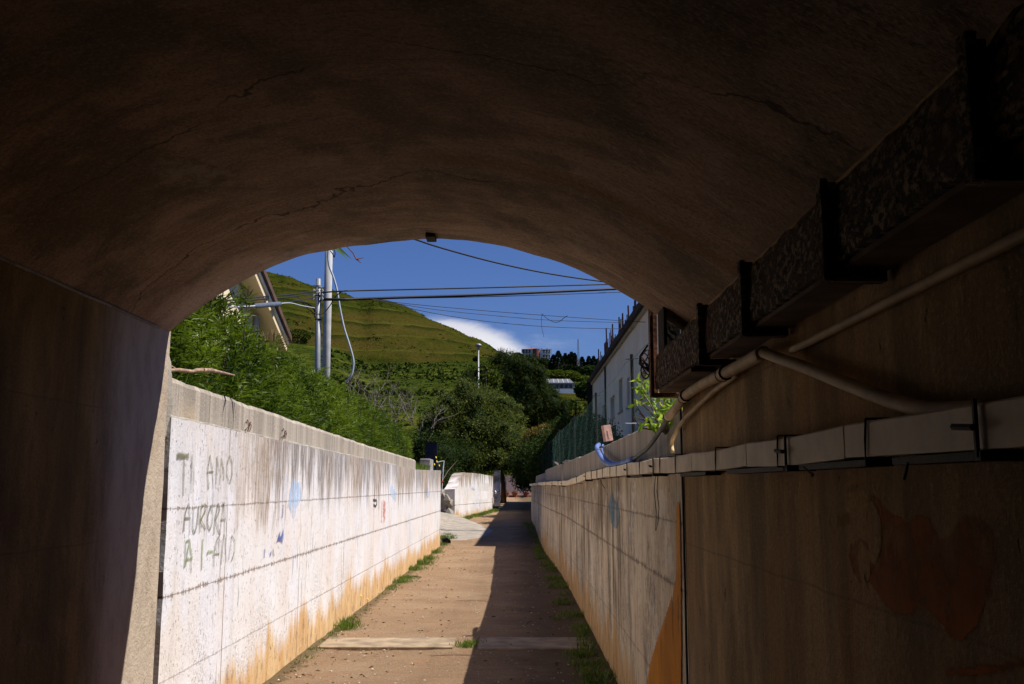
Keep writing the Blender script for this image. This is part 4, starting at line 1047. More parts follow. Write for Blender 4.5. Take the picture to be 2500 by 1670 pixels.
cable('black drop cable sagging in a bow between the two poles', [(724,722),(735,733),(750,752),(770,765),(787,766),(803,750),(818,726),(835,712),(850,710)], .014, Ys=[26.5,26.5,26.7,26.8,26.9,27,27,27,27])
cable('thick black cable bending down onto the steel pole', [(715,736),(740,737),(757,745),(768,757),(769,775)], .026, Ys=[25.6,26,26.5,26.9,26.9])
cable('thin wire looped at the top of the tall concrete pole', [(806,612),(812,620),(816,628),(818,616),(814,606)], .016, Ys=[29.2]*5)
g = MB(); c1 = atY(622, 747, 16); c2 = atY(684, 742, 18.6); g.tube([c1, c1.lerp(c2, .03), c1.lerp(c2, .97), c2], [.025, .042, .046, .028], 12)
o = g.build('splice_box', simple('grey_blue_plastic', (.10,.12,.16), .2, 6, .5), smooth=False); tag(o, 'dark grey cylindrical splice box hanging on the cable left of the poles', 'splice box')

# lamp post
lp = empty('street_lamp', atY(1168, 1180, 58), 'slim galvanised street lamp with a round head above the round green tree', 'street lamp')
base = atY(1168, 1200, 58); base.z = 1.0; topp = atY(1168, 852, 58); lp.location = base
g = MB(); g.tube([base, topp], [.075, .045], 10); g.build('post', 'steelpole', lp, smooth=True)
g = MB(); g.tube([topp, topp+Vector((0,0,.16))], [.05, .14], 10); g.tube([topp+Vector((0,0,.16)), topp+Vector((0,0,.27)), topp+Vector((0,0,.33))], [.20, .18, .06], 12); g.build('lamp_head', 'steelpole', lp, smooth=True)

# ================================================================== HEDGE
he = empty('hedge', (-3, 8, 1.98), 'tall bright green long-leaved hedge standing behind the left wall coping', 'hedge')
HT = [(5.6,3.44),(8.5,3.42),(9.1,3.32),(9.9,3.20),(11,3.15),(14.5,3.12),(17,3.06),(20,2.98),(22,2.92),(23.5,2.6)]
n = 5600; nl = 15; Pn = []; Dn = []; L_ = []; vv_ = []
for i in range(n):
    y = 5.35+random.random()**1.25*18.0
    top_ = interp(y, HT)+.12*nz(y*1.6, 4)+.14*max(0, nz(y*4.3, 7)); u = random.random()
    if u < .66:
        z = 2.03+(top_-2.03)*random.random()
        x = -2.50-.25*max(0, z-2.05)**1.3+.20*nz(y*2.2, z*2.6, 3)+.07*nz(y*6, z*6, 5)-.16*random.random()**1.5; nd = Vector((1, 0, .35))
    else:
        x = -2.48-.25*max(0, top_-2.05)**1.3-random.random()*1.5; z = top_-.06+.12*nz(x*3, y*3, 1)-.12*random.random()**1.5+.12*random.random()**4; nd = Vector((.3, 0, 1))
    d = (nd*.9+Vector((random.gauss(0, .4), random.gauss(0, .5), random.gauss(.45, .35)))).normalized(); Ls = random.uniform(.10, .20)
    e1 = d.cross(Vector((random.gauss(0, 1), random.gauss(0, 1), random.gauss(0, 1)))).normalized(); e2 = d.cross(e1)
    v0 = .40+.75*nz(y*1.1, z*1.6, x)+.4*nz(y*4, z*4, 7)+random.gauss(0, .16); s_ = 1.15 if y < 11 else 1.0
    for k in range(nl):
        t = (k+random.random())/nl; a = k*2.1+random.gauss(0, .3); out = e1*math.cos(a)+e2*math.sin(a)
        Pn.append((x+d.x*Ls*t-.05, y+d.y*Ls*t, z+d.z*Ls*t-.03)); dd_ = d*(.55+.6*t)+out*.9; Dn.append(tuple(dd_)); L_.append(s_*random.uniform(.055, .11)*(1.1-.4*t)); vv_.append(min(1, max(0, v0+.25*t+random.gauss(0, .1))))
L_ = np.array(L_)
leaf_mesh('foliage', 'hedge', Pn, Dn, L_, L_*.17, he, vv=np.array(vv_))
# tall shoots near the underpass
P2 = []; D2 = []; st = MB()
for k in range(46):
    y = random.uniform(7.0, 10.2); x = -2.75-random.random()*.5; z0 = 3.1; h = .3+.42*random.random()**1.3*(1.25 if y > 8.5 and y < 9.6 else .75)
    lean = Vector((random.gauss(0, .16), random.gauss(0, .16), 1)); st.tube([(x, y, z0), Vector((x, y, z0))+lean*h], [.006, .003], 4)
    for q in range(26):
        t = random.random(); p = Vector((x, y, z0))+lean*h*t; P2.append(tuple(p)); D2.append((random.gauss(0, .7), random.gauss(0, .7), .7))
leaf_mesh('foliage', 'hedge', P2, D2, .10+.05*RNG.random(len(P2)), .018, he); 
for k in range(120):
    y = random.uniform(6, 22); x = -2.75-random.random()*.8; st.tube([(x, y, 1.95), (x+random.gauss(0, .1), y+random.gauss(0, .1), interp(y, HT)-.15)], [.012, .006], 4)
st.build('stems', 'bark', he)
g = MB(); ny_ = 40
for j in range(ny_+1):
    y = 5.7+17.5*j/ny_; t_ = interp(y, HT)-.20
    g.v += [(-2.76, y, 1.9), (-2.84, y, 2.4), (-3.05, y, t_-.3), (-3.25, y, t_), (-4.2, y, t_), (-4.3, y, 1.9)]
for j in range(ny_):
    for i in range(5): q = j*6+i; g.f.append((q, q+1, q+7, q+6))
g.build('inner_growth', 'dark_leaf', he)
dw = MB(); P = [atX(px, py, x) for px, py, x in ((403,905,-2.33),(440,903,-2.32),(470,907,-2.31),(480,904,-2.31),(515,904,-2.32),(572,916,-2.34))]
dw.tube(P, [.011,.013,.012,.015,.017,.006], 7); P = [atX(px, py, -2.34) for px, py in ((398,885),(420,895),(440,908))]; dw.tube(P, .006, 6)
P = [atX(px, py, -2.3) for px, py in ((404,910),(418,925),(432,930))]; dw.tube(P, .008, 6)
tag(dw.build('dead_branch', 'deadwood', smooth=True), 'bare brown dead branch lying on the coping in front of the hedge', 'branch')

# ================================================================== TREES
def tree(name, label, cat, blobs, n, leaf, mat, trunk, L=(.08,.14), wr=.28, shell=.5, dirs=None, core=.7, group=None, droop=0.0, limbs=6, tr=.15, extra_pts=None):
    b0 = Vector(trunk[0]); o = empty(name, b0, label, cat, group)
    P, D = blob_points(blobs, n, shell)
    D = D*.8+RNG.normal(size=P.shape)*.7; D[:, 2] += .25-droop
    ll = L[0]+(L[1]-L[0])*RNG.random(n)
    leaf_mesh('crown', mat, P, D, ll, ll*wr, o)
    g = MB(); g.tube([Vector(p) for p in trunk], [tr*(1-.45*i/(len(trunk)-1)) for i in range(len(trunk))], 10)
    tp_ = Vector(trunk[-1])
    for b in blobs[:limbs]: c = Vector(b[:3]); m_ = tp_.lerp(c, .5)+Vector((0, 0, .15)); g.tube([tp_, m_, c], [tr*.45, tr*.28, tr*.08], 6)
    g.build('trunk', 'bark', o, smooth=True)
    if core:
        g = MB()
        for i, b in enumerate(blobs):
            k = len(g.v); g.ico((0, 0, 0), 1.0, 1.0, .12, i)
            for j in range(k, len(g.v)): v = g.v[j]; g.v[j] = (b[0]+v[0]*b[3]*core, b[1]+v[1]*b[4]*core, b[2]+v[2]*b[5]*core)
        co = g.build('inner_growth', 'dark_leaf', o, smooth=True)
    return o
def knobs(bl, n, r0, r1):
    out = list(bl)
    for _ in range(n):
        b = random.choice(bl); a = random.uniform(0, 6.283); e = random.uniform(-.5, 1.3); k = random.uniform(.85, 1.12)
        out.append((b[0]+b[3]*k*math.cos(a)*math.cos(e), b[1]+b[4]*k*math.sin(a)*math.cos(e), b[2]+b[5]*k*math.sin(e), random.uniform(r0, r1), random.uniform(r0, r1), random.uniform(r0, r1)*1.1))
    return out
def bp(px, py, Y, r, ry=None, rz=None):
    p = atY(px, py, Y); return (p.x, p.y, p.z, r, ry or r, rz or r)
# round acacia over the lane
bl = [bp(1165,1050,50,2.0,1.9,1.9), bp(1100,1060,49.5,1.25,1.3,1.45), bp(1215,1060,50,1.5,1.6,1.3), bp(1150,985,50,1.15), bp(1195,990,50.3,.95), bp(1105,1005,50,1.0), bp(1080,1030,49,.85),
      bp(1240,1080,49.5,1.1), bp(1190,1125,49,1.1,1.2,.75), bp(1130,1125,49,1.05,1.1,.8), bp(1085,1110,48.5,.9,1,.9), bp(1235,1130,49,.85,1,.6), bp(1265,1110,50,.7), bp(1222,1020,50.5,1.0), bp(1065,1075,49,.8,.9,1.0)]
tree('acacia_tree', 'large rounded olive-green tree overhanging the far end of the lane', 'tree', knobs(bl, 90, .18, .48), 62000, None, 'bush', [atY(1229,1232,51.5), atY(1230,1180,51), atY(1215,1120,50.3), atY(1180,1080,50)], (.10,.19), .22, .55, tr=.17, core=.74)
# dark pine behind
bl = []
for px, py, r in ((1180,915,.9),(1215,895,1.0),(1250,892,1.0),(1285,900,.9),(1310,925,.9),(1155,930,.8),(1240,930,1.3),(1200,945,1.2),(1285,950,1.2),(1325,960,.8),(1345,985,.8),(1310,990,1.1),(1265,990,1.3),(1290,1025,1.0),(1340,1015,.8),(1365,1000,.6),(1370,1020,.5),(1250,1035,.9),(1320,1045,.6),(1225,980,1.2),(1150,955,.9),(1170,970,1.0),(1350,1040,.5)):
    bl.append(bp(px, py, 72+random.uniform(-1.5, 1.5), r*1.05, r*1.1, r*1.05))
bl2 = []
for b in bl:
    bl2.append(b)
    for k in range(7):
        a = random.uniform(0, 6.28); e = random.uniform(-.3, 1.0); rr = b[3]*.85
        bl2.append((b[0]+rr*math.cos(a)*math.cos(e), b[1]+rr*math.sin(a)*math.cos(e), b[2]+rr*math.sin(e), .26+.15*random.random(), .30, .42+.25*random.random()))
tree('pine_tree', 'big dark green pine with plume-like clumps behind the rounded tree', 'tree', bl2, 80000, None, 'pine', [(1.2,73,1.8), (1.0,73,5), (.2,72.5,8)], (.16,.30), .11, .45, limbs=14, tr=.3, core=.72)
bl = [bp(1190,900,57,.5,.5,.6), bp(1180,925,57,.45,.5,.6), bp(1205,915,57,.5,.5,.6), bp(1186,885,57,.25,.3,.4), bp(1215,930,57,.4,.4,.6), bp(1175,945,57,.4,.4,.5)]
tree('young_tree', 'sparse yellow-green young tree top in front of the dark pine', 'tree', bl, 480, None, 'lime', [atY(1195,1100,57), atY(1190,1000,57), atY(1186,905,57)], (.14,.24), .45, .1, core=0, tr=.05)
bl = [bp(1318,1062,48,.55,.6,.45), bp(1300,1075,48,.5,.6,.5), bp(1290,1100,48,.5,.5,.5), bp(1335,1050,48.5,.35), bp(1275,1120,48,.45,.5,.5)]
tree('russet_shrub', 'shrub with reddish brown leaves where the lane bends, beside the rounded tree', 'shrub', bl, 7000, None, 'russet', [(1.5,48.5,1.8), (1.2,48.3,2.8)], (.08,.15), .4, .4, tr=.06, core=.6)
# dark shrubs behind the fence on the right
k_ = 0
for (px, py, Y, r, nn) in ((1285,1140,46,.8,5000),(1300,1120,45,1.0,7000),(1335,1110,40,.95,8000),(1375,1085,36,1.0,8000),(1415,1065,33,1.0,8000),(1450,1075,30,.8,6000)):
    b = bp(px, py, Y, r, r, r*.85); lab = ['lowest dark shrub at the lane bend, next to the tree', 'dark shrub behind the far end of the fence', 'dark shrub behind the fence, left of the second post', 'dark shrub behind the green net, between the posts', 'dark shrub behind the green net below the facade', 'dark shrub behind the fence at the foot of the facade, nearest one'][k_]; k_ += 1
    tree('dark_shrub', lab, 'shrub', [b, (b[0]+r*.7, b[1]+.4, b[2]-.3, r*.7, r*.7, r*.6), (b[0]-r*.1, b[1]+.8, b[2]-.6, r*.8, r*.8, r*.7)], nn, None, 'dark_leaf', [(b[0], b[1], 1.8), (b[0], b[1], b[2]-.3)], (.07,.14), .4, .5, tr=.07, group='dark shrubs behind the wire fence')
# dark hedge seen through the gap on the left
bl = [bp(1045,1140,30,.5,.6,.7), bp(1035,1100,30,.5,.6,.7), bp(1075,1120,47,1.2,.8,1.2), bp(1120,1120,48,1.3,.8,1.0), bp(1080,1170,46,1.0,.8,.8), bp(1050,1190,44,.9,.8,.8)]
tree('dark_shrub', 'dark shrub filling the gap behind the far end of the white wall', 'shrub', bl, 16000, None, 'dark_leaf', [(-2.9,33.5,.3), (-2.9,33.5,1.2)], (.07,.13), .35, .45, tr=.07)
# vine / loquat by the duct end
vp = empty('vine', atY(1600, 1060, 6.4), 'bright yellow-green leafy vine below the end of the rusty duct', 'plant')
P3 = []; D3 = []; g = MB()
for (px, py, Y) in ((1568,935,6.2),(1572,955,6.2),(1562,948,6.3),(1565,985,6.3),(1610,975,6.2),(1625,965,6.4),(1640,970,6.4),(1655,985,6.3),(1615,995,6.2),(1630,1000,6.2),(1602,1010,6.2),(1618,1018,6.0),(1640,1010,6.1),(1590,1030,6.2),(1606,1032,6.0),(1585,1040,6.1),(1660,1000,6.2),(1668,1020,6.0)):
    c = atY(px, py, Y); g.tube([atY(1625,1060,6.3), c.lerp(atY(1625,1060,6.3), .4)+Vector((0,0,.02)), c], [.006,.005,.003], 4)
    for q in range(11): P3.append((c.x+random.gauss(0,.026), c.y+random.gauss(0,.05), c.z+random.gauss(0,.026))); D3.append((random.gauss(0,.8), random.gauss(-.2,.6), random.gauss(-.1,.6)))
leaf_mesh('leaves', 'vine', P3, D3, .035+.035*RNG.random(len(P3)), .028, vp); g.build('stems', 'twig', vp)
dp = empty('bare_shrub', atY(1560, 1040, 7), 'bare reddish twigs sticking out over the parapet beside the black post', 'plant')
g = MB()
for s_, e_, m_ in (((1600,1045),(1545,1018),(1570,1024)), ((1595,1040),(1552,988),(1566,1010)), ((1590,1042),(1572,1035),(1580,1030)), ((1600,1050),(1548,1022),(1565,1045)), ((1600,1040),(1560,1008),(1576,1022))):
    g.tube([atY(*s_, 7), atY(*m_, 7), atY(*e_, 6.9)], [.007,.005,.003], 5)
g.build('twigs', 'rebar', dp)
g = MB(); g.tube([atX(1528, 1033, 1.05), atX(1565, 1033, .99)], .006, 6); tag(g.build('white_rod', 'whitepl'), 'thin white rod lying across the foot of the black fence post', 'rod')

# bare bushes in the scrub behind the hedge
def bare(px, py, Y, h, label, seed, n=7):
    rr = random.Random(seed); b = atY(px, py, Y); b.z -= .4; o = empty('bare_bush', b, label, 'bush', 'leafless bushes behind the hedge'); g = MB()
    def br(p, d, l, r_, dep):
        m_ = p+d*l*.5+Vector((rr.gauss(0, .04), rr.gauss(0, .04), 0))*l*2; q = p+d*l; g.tube([p, m_, q], [r_, r_*.8, r_*.5], 4, caps=False)
        if dep:
            for k in range(2 if dep > 1 else 3):
                dd_ = (d+Vector((rr.gauss(0, .55), rr.gauss(0, .55), rr.gauss(.1, .35)))).normalized(); br(p.lerp(q, rr.uniform(.45, 1)), dd_, l*rr.uniform(.45, .75), r_*.55, dep-1)
    for k in range(n): br(b, Vector((rr.gauss(0, .45), rr.gauss(0, .4), 1)).normalized(), h*rr.uniform(.3, .48), .014, 3)
    g.build('branches', 'twig', o)
bare(905,985,24,1.7,'tangled leafless grey bush right behind the hedge top, nearest the poles',1); bare(955,1015,28,1.9,'leafless grey bush in the middle behind the hedge',2); bare(1010,1010,34,2.2,'leafless bush with pale upright twigs beside the rounded tree',3, 5); bare(860,955,30,1.6,'small leafless bush under the hanging pale cable',4); bare(1035,1060,30,2.6,'thin leafless bush between the hedge end and the rounded tree',5,4)

# palms
def frond(g, P, D, c, dir_, L, droop, leafl, n=26, stiff=1):
    dir_ = Vector(dir_).normalized(); pts = [c+dir_*L*t+Vector((0, 0, -droop*t*t)) for t in [i/8 for i in range(9)]]
    g.tube(pts, [.018*(1-.8*i/8) for i in range(9)], 5)
    side = dir_.cross(Vector((0, 0, 1))).normalized()
    for k in range(n):
        t = .15+.85*k/n; i = min(int(t*8), 7); p = pts[i].lerp(pts[i+1], t*8-i)
        for s_ in (-1, 1): P.append(tuple(p)); D.append(tuple(side*s_*1.0+dir_*.9+Vector((0, 0, -.35))))
pc = Vector((-3.35, 7.4, 5.15)); pm = empty('palm_tree', (pc.x, pc.y, 1.98), 'palm beside the underpass whose drooping frond tip shows under the vault edge', 'palm')
g = MB(); g.tube([(pc.x, pc.y, 1.98), (pc.x+.05, pc.y, 3.5), tuple(pc)], [.20,.16,.15], 12); g.build('trunk', 'bark', pm, smooth=True)
g = MB(); P4 = []; D4 = []
for k in range(26):
    a = k*2*math.pi/26+.13; el = (.25, .6, .95)[k % 3]; L_f = 2.3
    dv = Vector((math.cos(a), math.sin(a)*.9, el))
    if math.sin(a) < -.3: L_f = 1.5
    frond(g, P4, D4, pc, dv, L_f, (1.0, 1.25, 1.3)[k % 3], .3, 60)
tipv = atY(812, 612, 7.2); dv = tipv-pc; dv.z += 1.25; frond(g, P4, D4, pc, dv, dv.length, 1.25, .3, 40)
leaf_mesh('fronds', 'palm', P4, D4, .22+.10*RNG.random(len(P4)), .034, pm); g.build('midribs', 'palm', pm)
g = MB()
for e_ in ((888,629),(882,642),(874,634)): g.tube([atY(845,600,7.2), atY(862,618,7.2), atY(870,633,7.2), atY(*e_, 7.2)], [.003,.004,.006,.002], 5)
g.build('dry_flower_stalk', 'tile', pm)
fp_ = empty('fan_palm', atY(670, 850, 14.5), 'small fan palm with spiky brownish fronds in front of the cream soffit', 'palm')
fp_.location.z = 1.98; cc = atY(668, 838, 14.5); g = MB(); g.tube([(cc.x, cc.y, 1.98), (cc.x, cc.y, cc.z-.1)], .07, 8); g.build('trunk', 'bark', fp_)
P5 = []; D5 = []
for k in range(30): a = R(-5+105*k/29); P5.append((cc.x, cc.y, cc.z)); D5.append((math.cos(a)*1.0, random.gauss(0, .05), math.sin(a)))
for k in range(18): a = R(80+80*k/17); P5.append((cc.x-.12, cc.y+.1, cc.z-.02)); D5.append((math.cos(a), random.gauss(-.2, .1), math.sin(a)))
leaf_mesh('fan_fronds', 'dry_palm', P5, D5, .27, .014, fp_)

# ================================================================== LANE END: block wall, pillar, end wall, pots, ramp
bw = empty('block_wall', (-2.3, 37, .3), 'short broken-ended white wall past the gap on the left of the lane', 'wall')
A = Vector((-2.36, 37.0, 0)); B = Vector((-1.13, 44.3, 0))
g = MB(); n = 26; dirn = (B-A).normalized(); nrm = Vector((-dirn.y, dirn.x, 0))
tops = [(0,1.50),(.04,1.60),(.09,1.75),(.16,2.05),(.22,2.12),(.5,2.13),(1,2.04)]
for j in range(n+1):
    t = j/n; p = A.lerp(B, t); tz = interp(t, tops)+.03*nz(t*20, 3); zz = gpath(p.y)-.1
    for i in range(6): f_ = i/5; g.v.append((p.x+.03*nz(t*9, f_*4, 5), p.y, zz+(tz-zz)*f_))
    w_ = .42; q = p+nrm*w_; tb = tz-.02+ .06*nz(t*9, 8); g.v.append((q.x, q.y, tb)); g.v.append((q.x, q.y, zz))
for j in range(n):
    for i in range(8): q = j*8; g.f.append((q+i, q+(i+1) % 8, q+8+(i+1) % 8, q+8+i))
g.f += [tuple(range(8)), tuple(n*8+i for i in range(8))]
g.build('wall_face', 'block_wall', bw)
# broken end: rubble mass leaning away
g = MB()
for k in range(9):
    g.ico((A.x-.30-.04*k+.25*random.random(), A.y+.1*random.random()-.05, .30+.13*k), .20+.05*random.random(), 1, .3, k+50)
for k in range(14): g.ico((A.x-.45+.6*random.random(), A.y-.6+.6*random.random(), .40+.05*random.random()), .09, .8, .35, k+80)
g.build('broken_end', 'mortar', bw)
pts = [atX(px, py, 0) if False else None for px, py in ()]
def onface(px, py):
    d = ray(px, py); # intersect vertical plane through A,B, slightly towards the camera
    a = A-nrm*.035; s_ = ((a-EYE).dot(nrm))/d.dot(nrm); return EYE+d*s_
g = MB(); g.poly([onface(*p) for p in ((1156,1183),(1160,1190),(1161,1196),(1156,1192),(1155,1197),(1154,1186))]); edge_attr(g.build('painted_star', 'blue_paint', bw), [1]*6)
gp = empty('gate_pillar', (-1.0, 47, .5), 'dim concrete gate pillar with a bright edge right of the short white wall', 'pillar')
g = MB(); c1 = atY(1206, 1228, 47.5); c2 = atY(1221, 1168, 47.5); g.box(c1.x, c2.x, 47.5, 48.3, .4, 2.35); g.build('shaft', 'block_wall', gp)
g = MB(); c3_ = atY(1207, 1200, 47.5); g.box(c1.x+.03, c2.x-.03, 47.44, 47.497, c3_.z-.03, c3_.z+.02); g.build('ledge', 'mortar', gp)
g = MB(); q = atY(1208.5, 1202, 47.4); g.tube([q+Vector((0,0,.09)), q+Vector((.02,0,.03)), q+Vector((0,0,-.06))], [.015,.05,.05], 8); tag(g.build('water_bottle', 'whitepl'), 'small white bottle on the ledge of the dim gate pillar', 'bottle')
ew = MB(); ew.box(-4.0, 6, 60, 60.3, .6, 2.24); ewo = ew.build('end_wall', 'far_wall'); tag(ewo, 'pale pinkish wall crossing the far end of the lane', 'wall')
ew = MB(); ew.box(-4, 6, 59.6, 59.99, .7, 1.06); tag(ew.build('kerb_ledge', 'slab'), 'low sandy ledge carrying the pots at the far wall', 'ledge')
for px, lab, lean in ((1236,'leftmost terracotta pot at the foot of the far pale wall',0), (1257,'middle terracotta pot at the foot of the far pale wall',0), (1284,'rightmost terracotta pot, holding a bare cactus-like stem, at the far wall',1)):
    p = atY(px, 1212, 59.7); o = empty('flower_pot', (p.x, 59.45, .98), lab, 'flower pot', 'terracotta pots at the end of the lane')
    g = MB(); g.tube([(p.x, 59.45, .95), (p.x, 59.45, 1.20), (p.x, 59.45, 1.20), (p.x, 59.45, 1.25)], [.12,.17,.20,.20], 12); g.build('pot', 'terra_pot', o)
    if lean: g = MB(); g.tube([(p.x+.02, 59.45, 1.2), (p.x+.12, 59.45, 1.4), (p.x+.2, 59.45, 1.55)], [.03,.03,.02], 6); g.ico((p.x+.22, 59.45, 1.60), .09, 1.2, .3, 3); g.build('plant', 'russet', o)
    else: leaf_mesh('plant', 'weed', [(p.x+random.gauss(0, .07), 59.45, 1.2) for _ in range(40)], [(random.gauss(0, .5), random.gauss(0, .5), 1) for _ in range(40)], .2, .02, o)
g = MB(); rp = [(-2.15,27.8,.02),(-1.25,27.9,.03),(-.78,32.3,gpath(32.3)+.012),(-2.25,36.6,.55),(-4.2,37,.9),(-4.2,29.0,.55)]
cent = Vector((-2.2, 31.5, .27)); 
for a, b in zip(rp, rp[1:]+rp[:1]): g.poly([a, b, tuple(cent)])
for a, b in zip(rp, rp[1:]+rp[:1]): g.poly([a, b, (b[0], b[1], -.1), (a[0], a[1], -.1)])
tag(g.build('concrete_ramp', 'ramp'), kind='structure')
g = MB(); g.poly([(-45, 26.45, 1.2), (-4.2, 26.45, .9), (-4.2, 38, 1.1), (-45, 38, 1.3)]); tag(g.build('side_yard_ground', 'garden'), kind='structure')
wg = empty('wire_gate', (-2.35, 27.2, .1), 'open white-framed wire gate at the far end of the sunlit wall', 'gate')
g = MB(); gpz = [atY(px, py, 27.4) for px, py in ((1066,1129),(1084,1125),(1082,1150),(1078,1205),(1071,1222))]
g.tube(gpz[:2], .012, 6); g.tube([gpz[1], gpz[2], gpz[3]], .012, 6); g.tube([gpz[3], gpz[4]], .01, 6); g.tube([atY(1084,1127,27.4), atY(1081,1148,27.4), atY(1068,1168,27.4)], .014, 6); g.build('frame', 'whitepl', wg)
g = MB()
for k in range(7): g.tube([atY(1070+k*2, 1130, 27.4), atY(1068+k*1.6, 1210, 27.4)], .003, 4)
for k in range(8): g.tube([atY(1068, 1135+k*10, 27.4), atY(1082, 1135+k*10, 27.4)], .003, 4)
g.build('wire_mesh', 'steelpole', wg)
g = MB(); p = atY(1080, 1176, 27.3); g.ico(p, .035, 1.2, .2, 1); g.ico(p+Vector((-.03, 0, -.05)), .02, 1.4, .2, 2); tag(g.build('red_rag', 'red'), 'small bright red rag tied to the wire gate', 'rag')
g = MB(); a = atY(1040, 1082, 27.5); b_ = atY(1067, 1124, 27.5); g.box(a.x, b_.x, 27.5, 27.56, b_.z-.9, a.z); g.build('x', 'navy') if False else None
np_ = empty('metal_door', ((a.x+b_.x)/2, 27.5, 1.2), 'dark navy metal door panel behind the far end of the hedge', 'door')
g.build('panel', 'navy', np_, bevel=.005); g2 = MB(); g2.box(a.x-.03, a.x-.002, 27.49, 27.57, 1.2, a.z+.03); g2.box(a.x-.03, b_.x+.02, 27.49, 27.57, a.z+.001, a.z+.03); g2.build('frame', 'black', np_)
g = MB(); a = atY(1035, 1127, 24.2); g.box(-2.36, -2.10, 23.7, 24.5, 1.9, 2.25); tag(g.build('stone_block', 'block_wall', bevel=.02), 'rough white block sitting on the sunlit wall just past the coping', 'block')
g = MB(); c = Vector((-2.0, 27.6, .10)); g.tube([c, c+Vector((.05, -.25, -.01))], .11, 12, caps=False); g.tube([c+Vector((.01,0,0)), c+Vector((.05, -.23, -.01))], .095, 12); tag(g.build('drain_pipe', 'black'), 'black drain pipe mouth at the foot of the wall end', 'pipe')
g = MB(); p = atZ(1195, 1252, gpath(41)+.02); g.tube([p, p+Vector((.12, .03, .06))], .045, 10); tag(g.build('tin_can', 'red'), 'crushed red can at the foot of the short white wall', 'can')
g = MB(); p = atZ(1212, 1234, gpath(45)+.05); g.ico(p, .06, .9, .1, 4); tag(g.build('white_stone', 'whitepl'), 'round white stone in the grass by the gate pillar', 'stone')

# concrete strips across the path
def slabo(x0, x1, y0, y1, label, seed):
    g = MB(); n = 24
    for j in range(n+1):
        x = x0+(x1-x0)*j/n; e = .012*nz(x*7, seed)
        zt = .034+.004*nz(x*3, seed)
        g.v += [(x, y0+e, -.02), (x, y0+e, zt-.006), (x, y0+e+.012, zt), (x, y1+e*.7, zt-.002), (x, y1+e*.7, -.02)]
    for j in range(n):
        for i in range(5): q = j*5; g.f.append((q+i, q+(i+1) % 5, q+5+(i+1) % 5, q+5+i))
    g.f += [tuple(range(5)), tuple(n*5+i for i in range(5))]
    tag(g.build('concrete_slab', 'slab'), label, 'slab', 'concrete strips across the path')
slabo(-1.98, -.65, 10.02, 10.62, 'sunlit worn concrete strip across the left half of the path', 1)
slabo(-.40, .74, 9.95, 10.65, 'shaded worn concrete strip across the right half of the path', 2)

# pebbles (uncountable) and twigs on the path
g = MB()
for k in range(1500):
    y = 7.2+random.random()**1.8*22; x = random.uniform(-2.0, .7); r_ = .004+.009*random.random()**3; g.ico((x, y, gpath(y)+.014), r_, .6, .3, k)
tag(g.build('pebbles', simple('pebble', (.50,.42,.33), .3, 30, .9)), 'small pebbles and crumbs scattered over the dirt path', 'pebbles', kind='stuff')
Pl = []; Dl = []
for k in range(900):
    y = 7.5+random.random()**1.4*20; e_ = random.random()**2.5; x = (-2.02+e_*1.2) if random.random() < .5 else (XR(y)-.04-e_*1.2)
    Pl.append((x, y, gpath(y)+.022)); Dl.append((random.gauss(0, 1), random.gauss(0, 1), random.gauss(0, .12)))
tag(leaf_mesh('leaf_litter', 'litter', Pl, Dl, .03+.04*RNG.random(900), .016), 'dry leaf litter gathered along both edges of the path', 'litter', kind='stuff')
g = MB(); a = atZ(990, 1409, .02); g.tube([a, a+Vector((.14, .02, .012)), a+Vector((.28, -.01, .0))], [.010,.014,.008], 6); tag(g.build('stick', 'bark'), 'short dark stick lying on the path near the left wall', 'stick')

# ================================================================== WEEDS
def tuft(P, D, LL, x, y, h, n, spread=.06):
    for _ in range(n): P.append((x+random.gauss(0, spread), y+random.gauss(0, spread), gpath(y)+.005)); D.append((random.gauss(0, .45), random.gauss(0, .45), 1)); LL.append(h*random.uniform(.5, 1.1))
P = []; D = []; LL = []
o = empty('weed_tuft', atZ(858, 1515, 0), 'largest green grass tuft at the foot of the sunlit wall', 'weed'); tuft(P, D, LL, -1.93, 11.35, .17, 260, .07)
leaf_mesh('blades', 'weed', P, D, LL, .007, o)
P = []; D = []; LL = []
for (px, py, h, n) in ((820,1532,.06,40),(945,1440,.08,60),(975,1425,.12,160),(990,1415,.10,120),(1010,1395,.15,200),(1030,1380,.16,220),(1042,1368,.14,180),(1060,1352,.14,160),(1072,1335,.14,120)):
    p = atZ(px, py, 0); tuft(P, D, LL, max(p.x, -2.04), p.y, h, n*2, .10)
for k in range(60): y = 8+18*random.random(); tuft(P, D, LL, -2.03+.04*random.random(), y, .06, 14, .05)
leaf_mesh('grass', 'weed', P, D, LL, .008); tag(bpy.data.objects['grass'], 'thin line of weeds along the foot of the sunlit wall', 'weeds', kind='stuff')
P = []; D = []; LL = []
for k in range(190):
    y = 7.6+random.random()**1.5*28; c_ = nz(y*.8, 3); 
    if c_ < -.15: continue
    tuft(P, D, LL, XR(y)-.04-.22*random.random()**1.6*(1+c_), y, .05+.09*random.random()*(1+c_), 38, .045)
tuft(P, D, LL, -.52, 10.15, .09, 160, .06); tuft(P, D, LL, -.46, 10.35, .07, 80, .05)
og = leaf_mesh('grass', 'weed', P, D, LL, .008); tag(og, 'green weeds along the foot of the shaded right wall', 'weeds', kind='stuff')
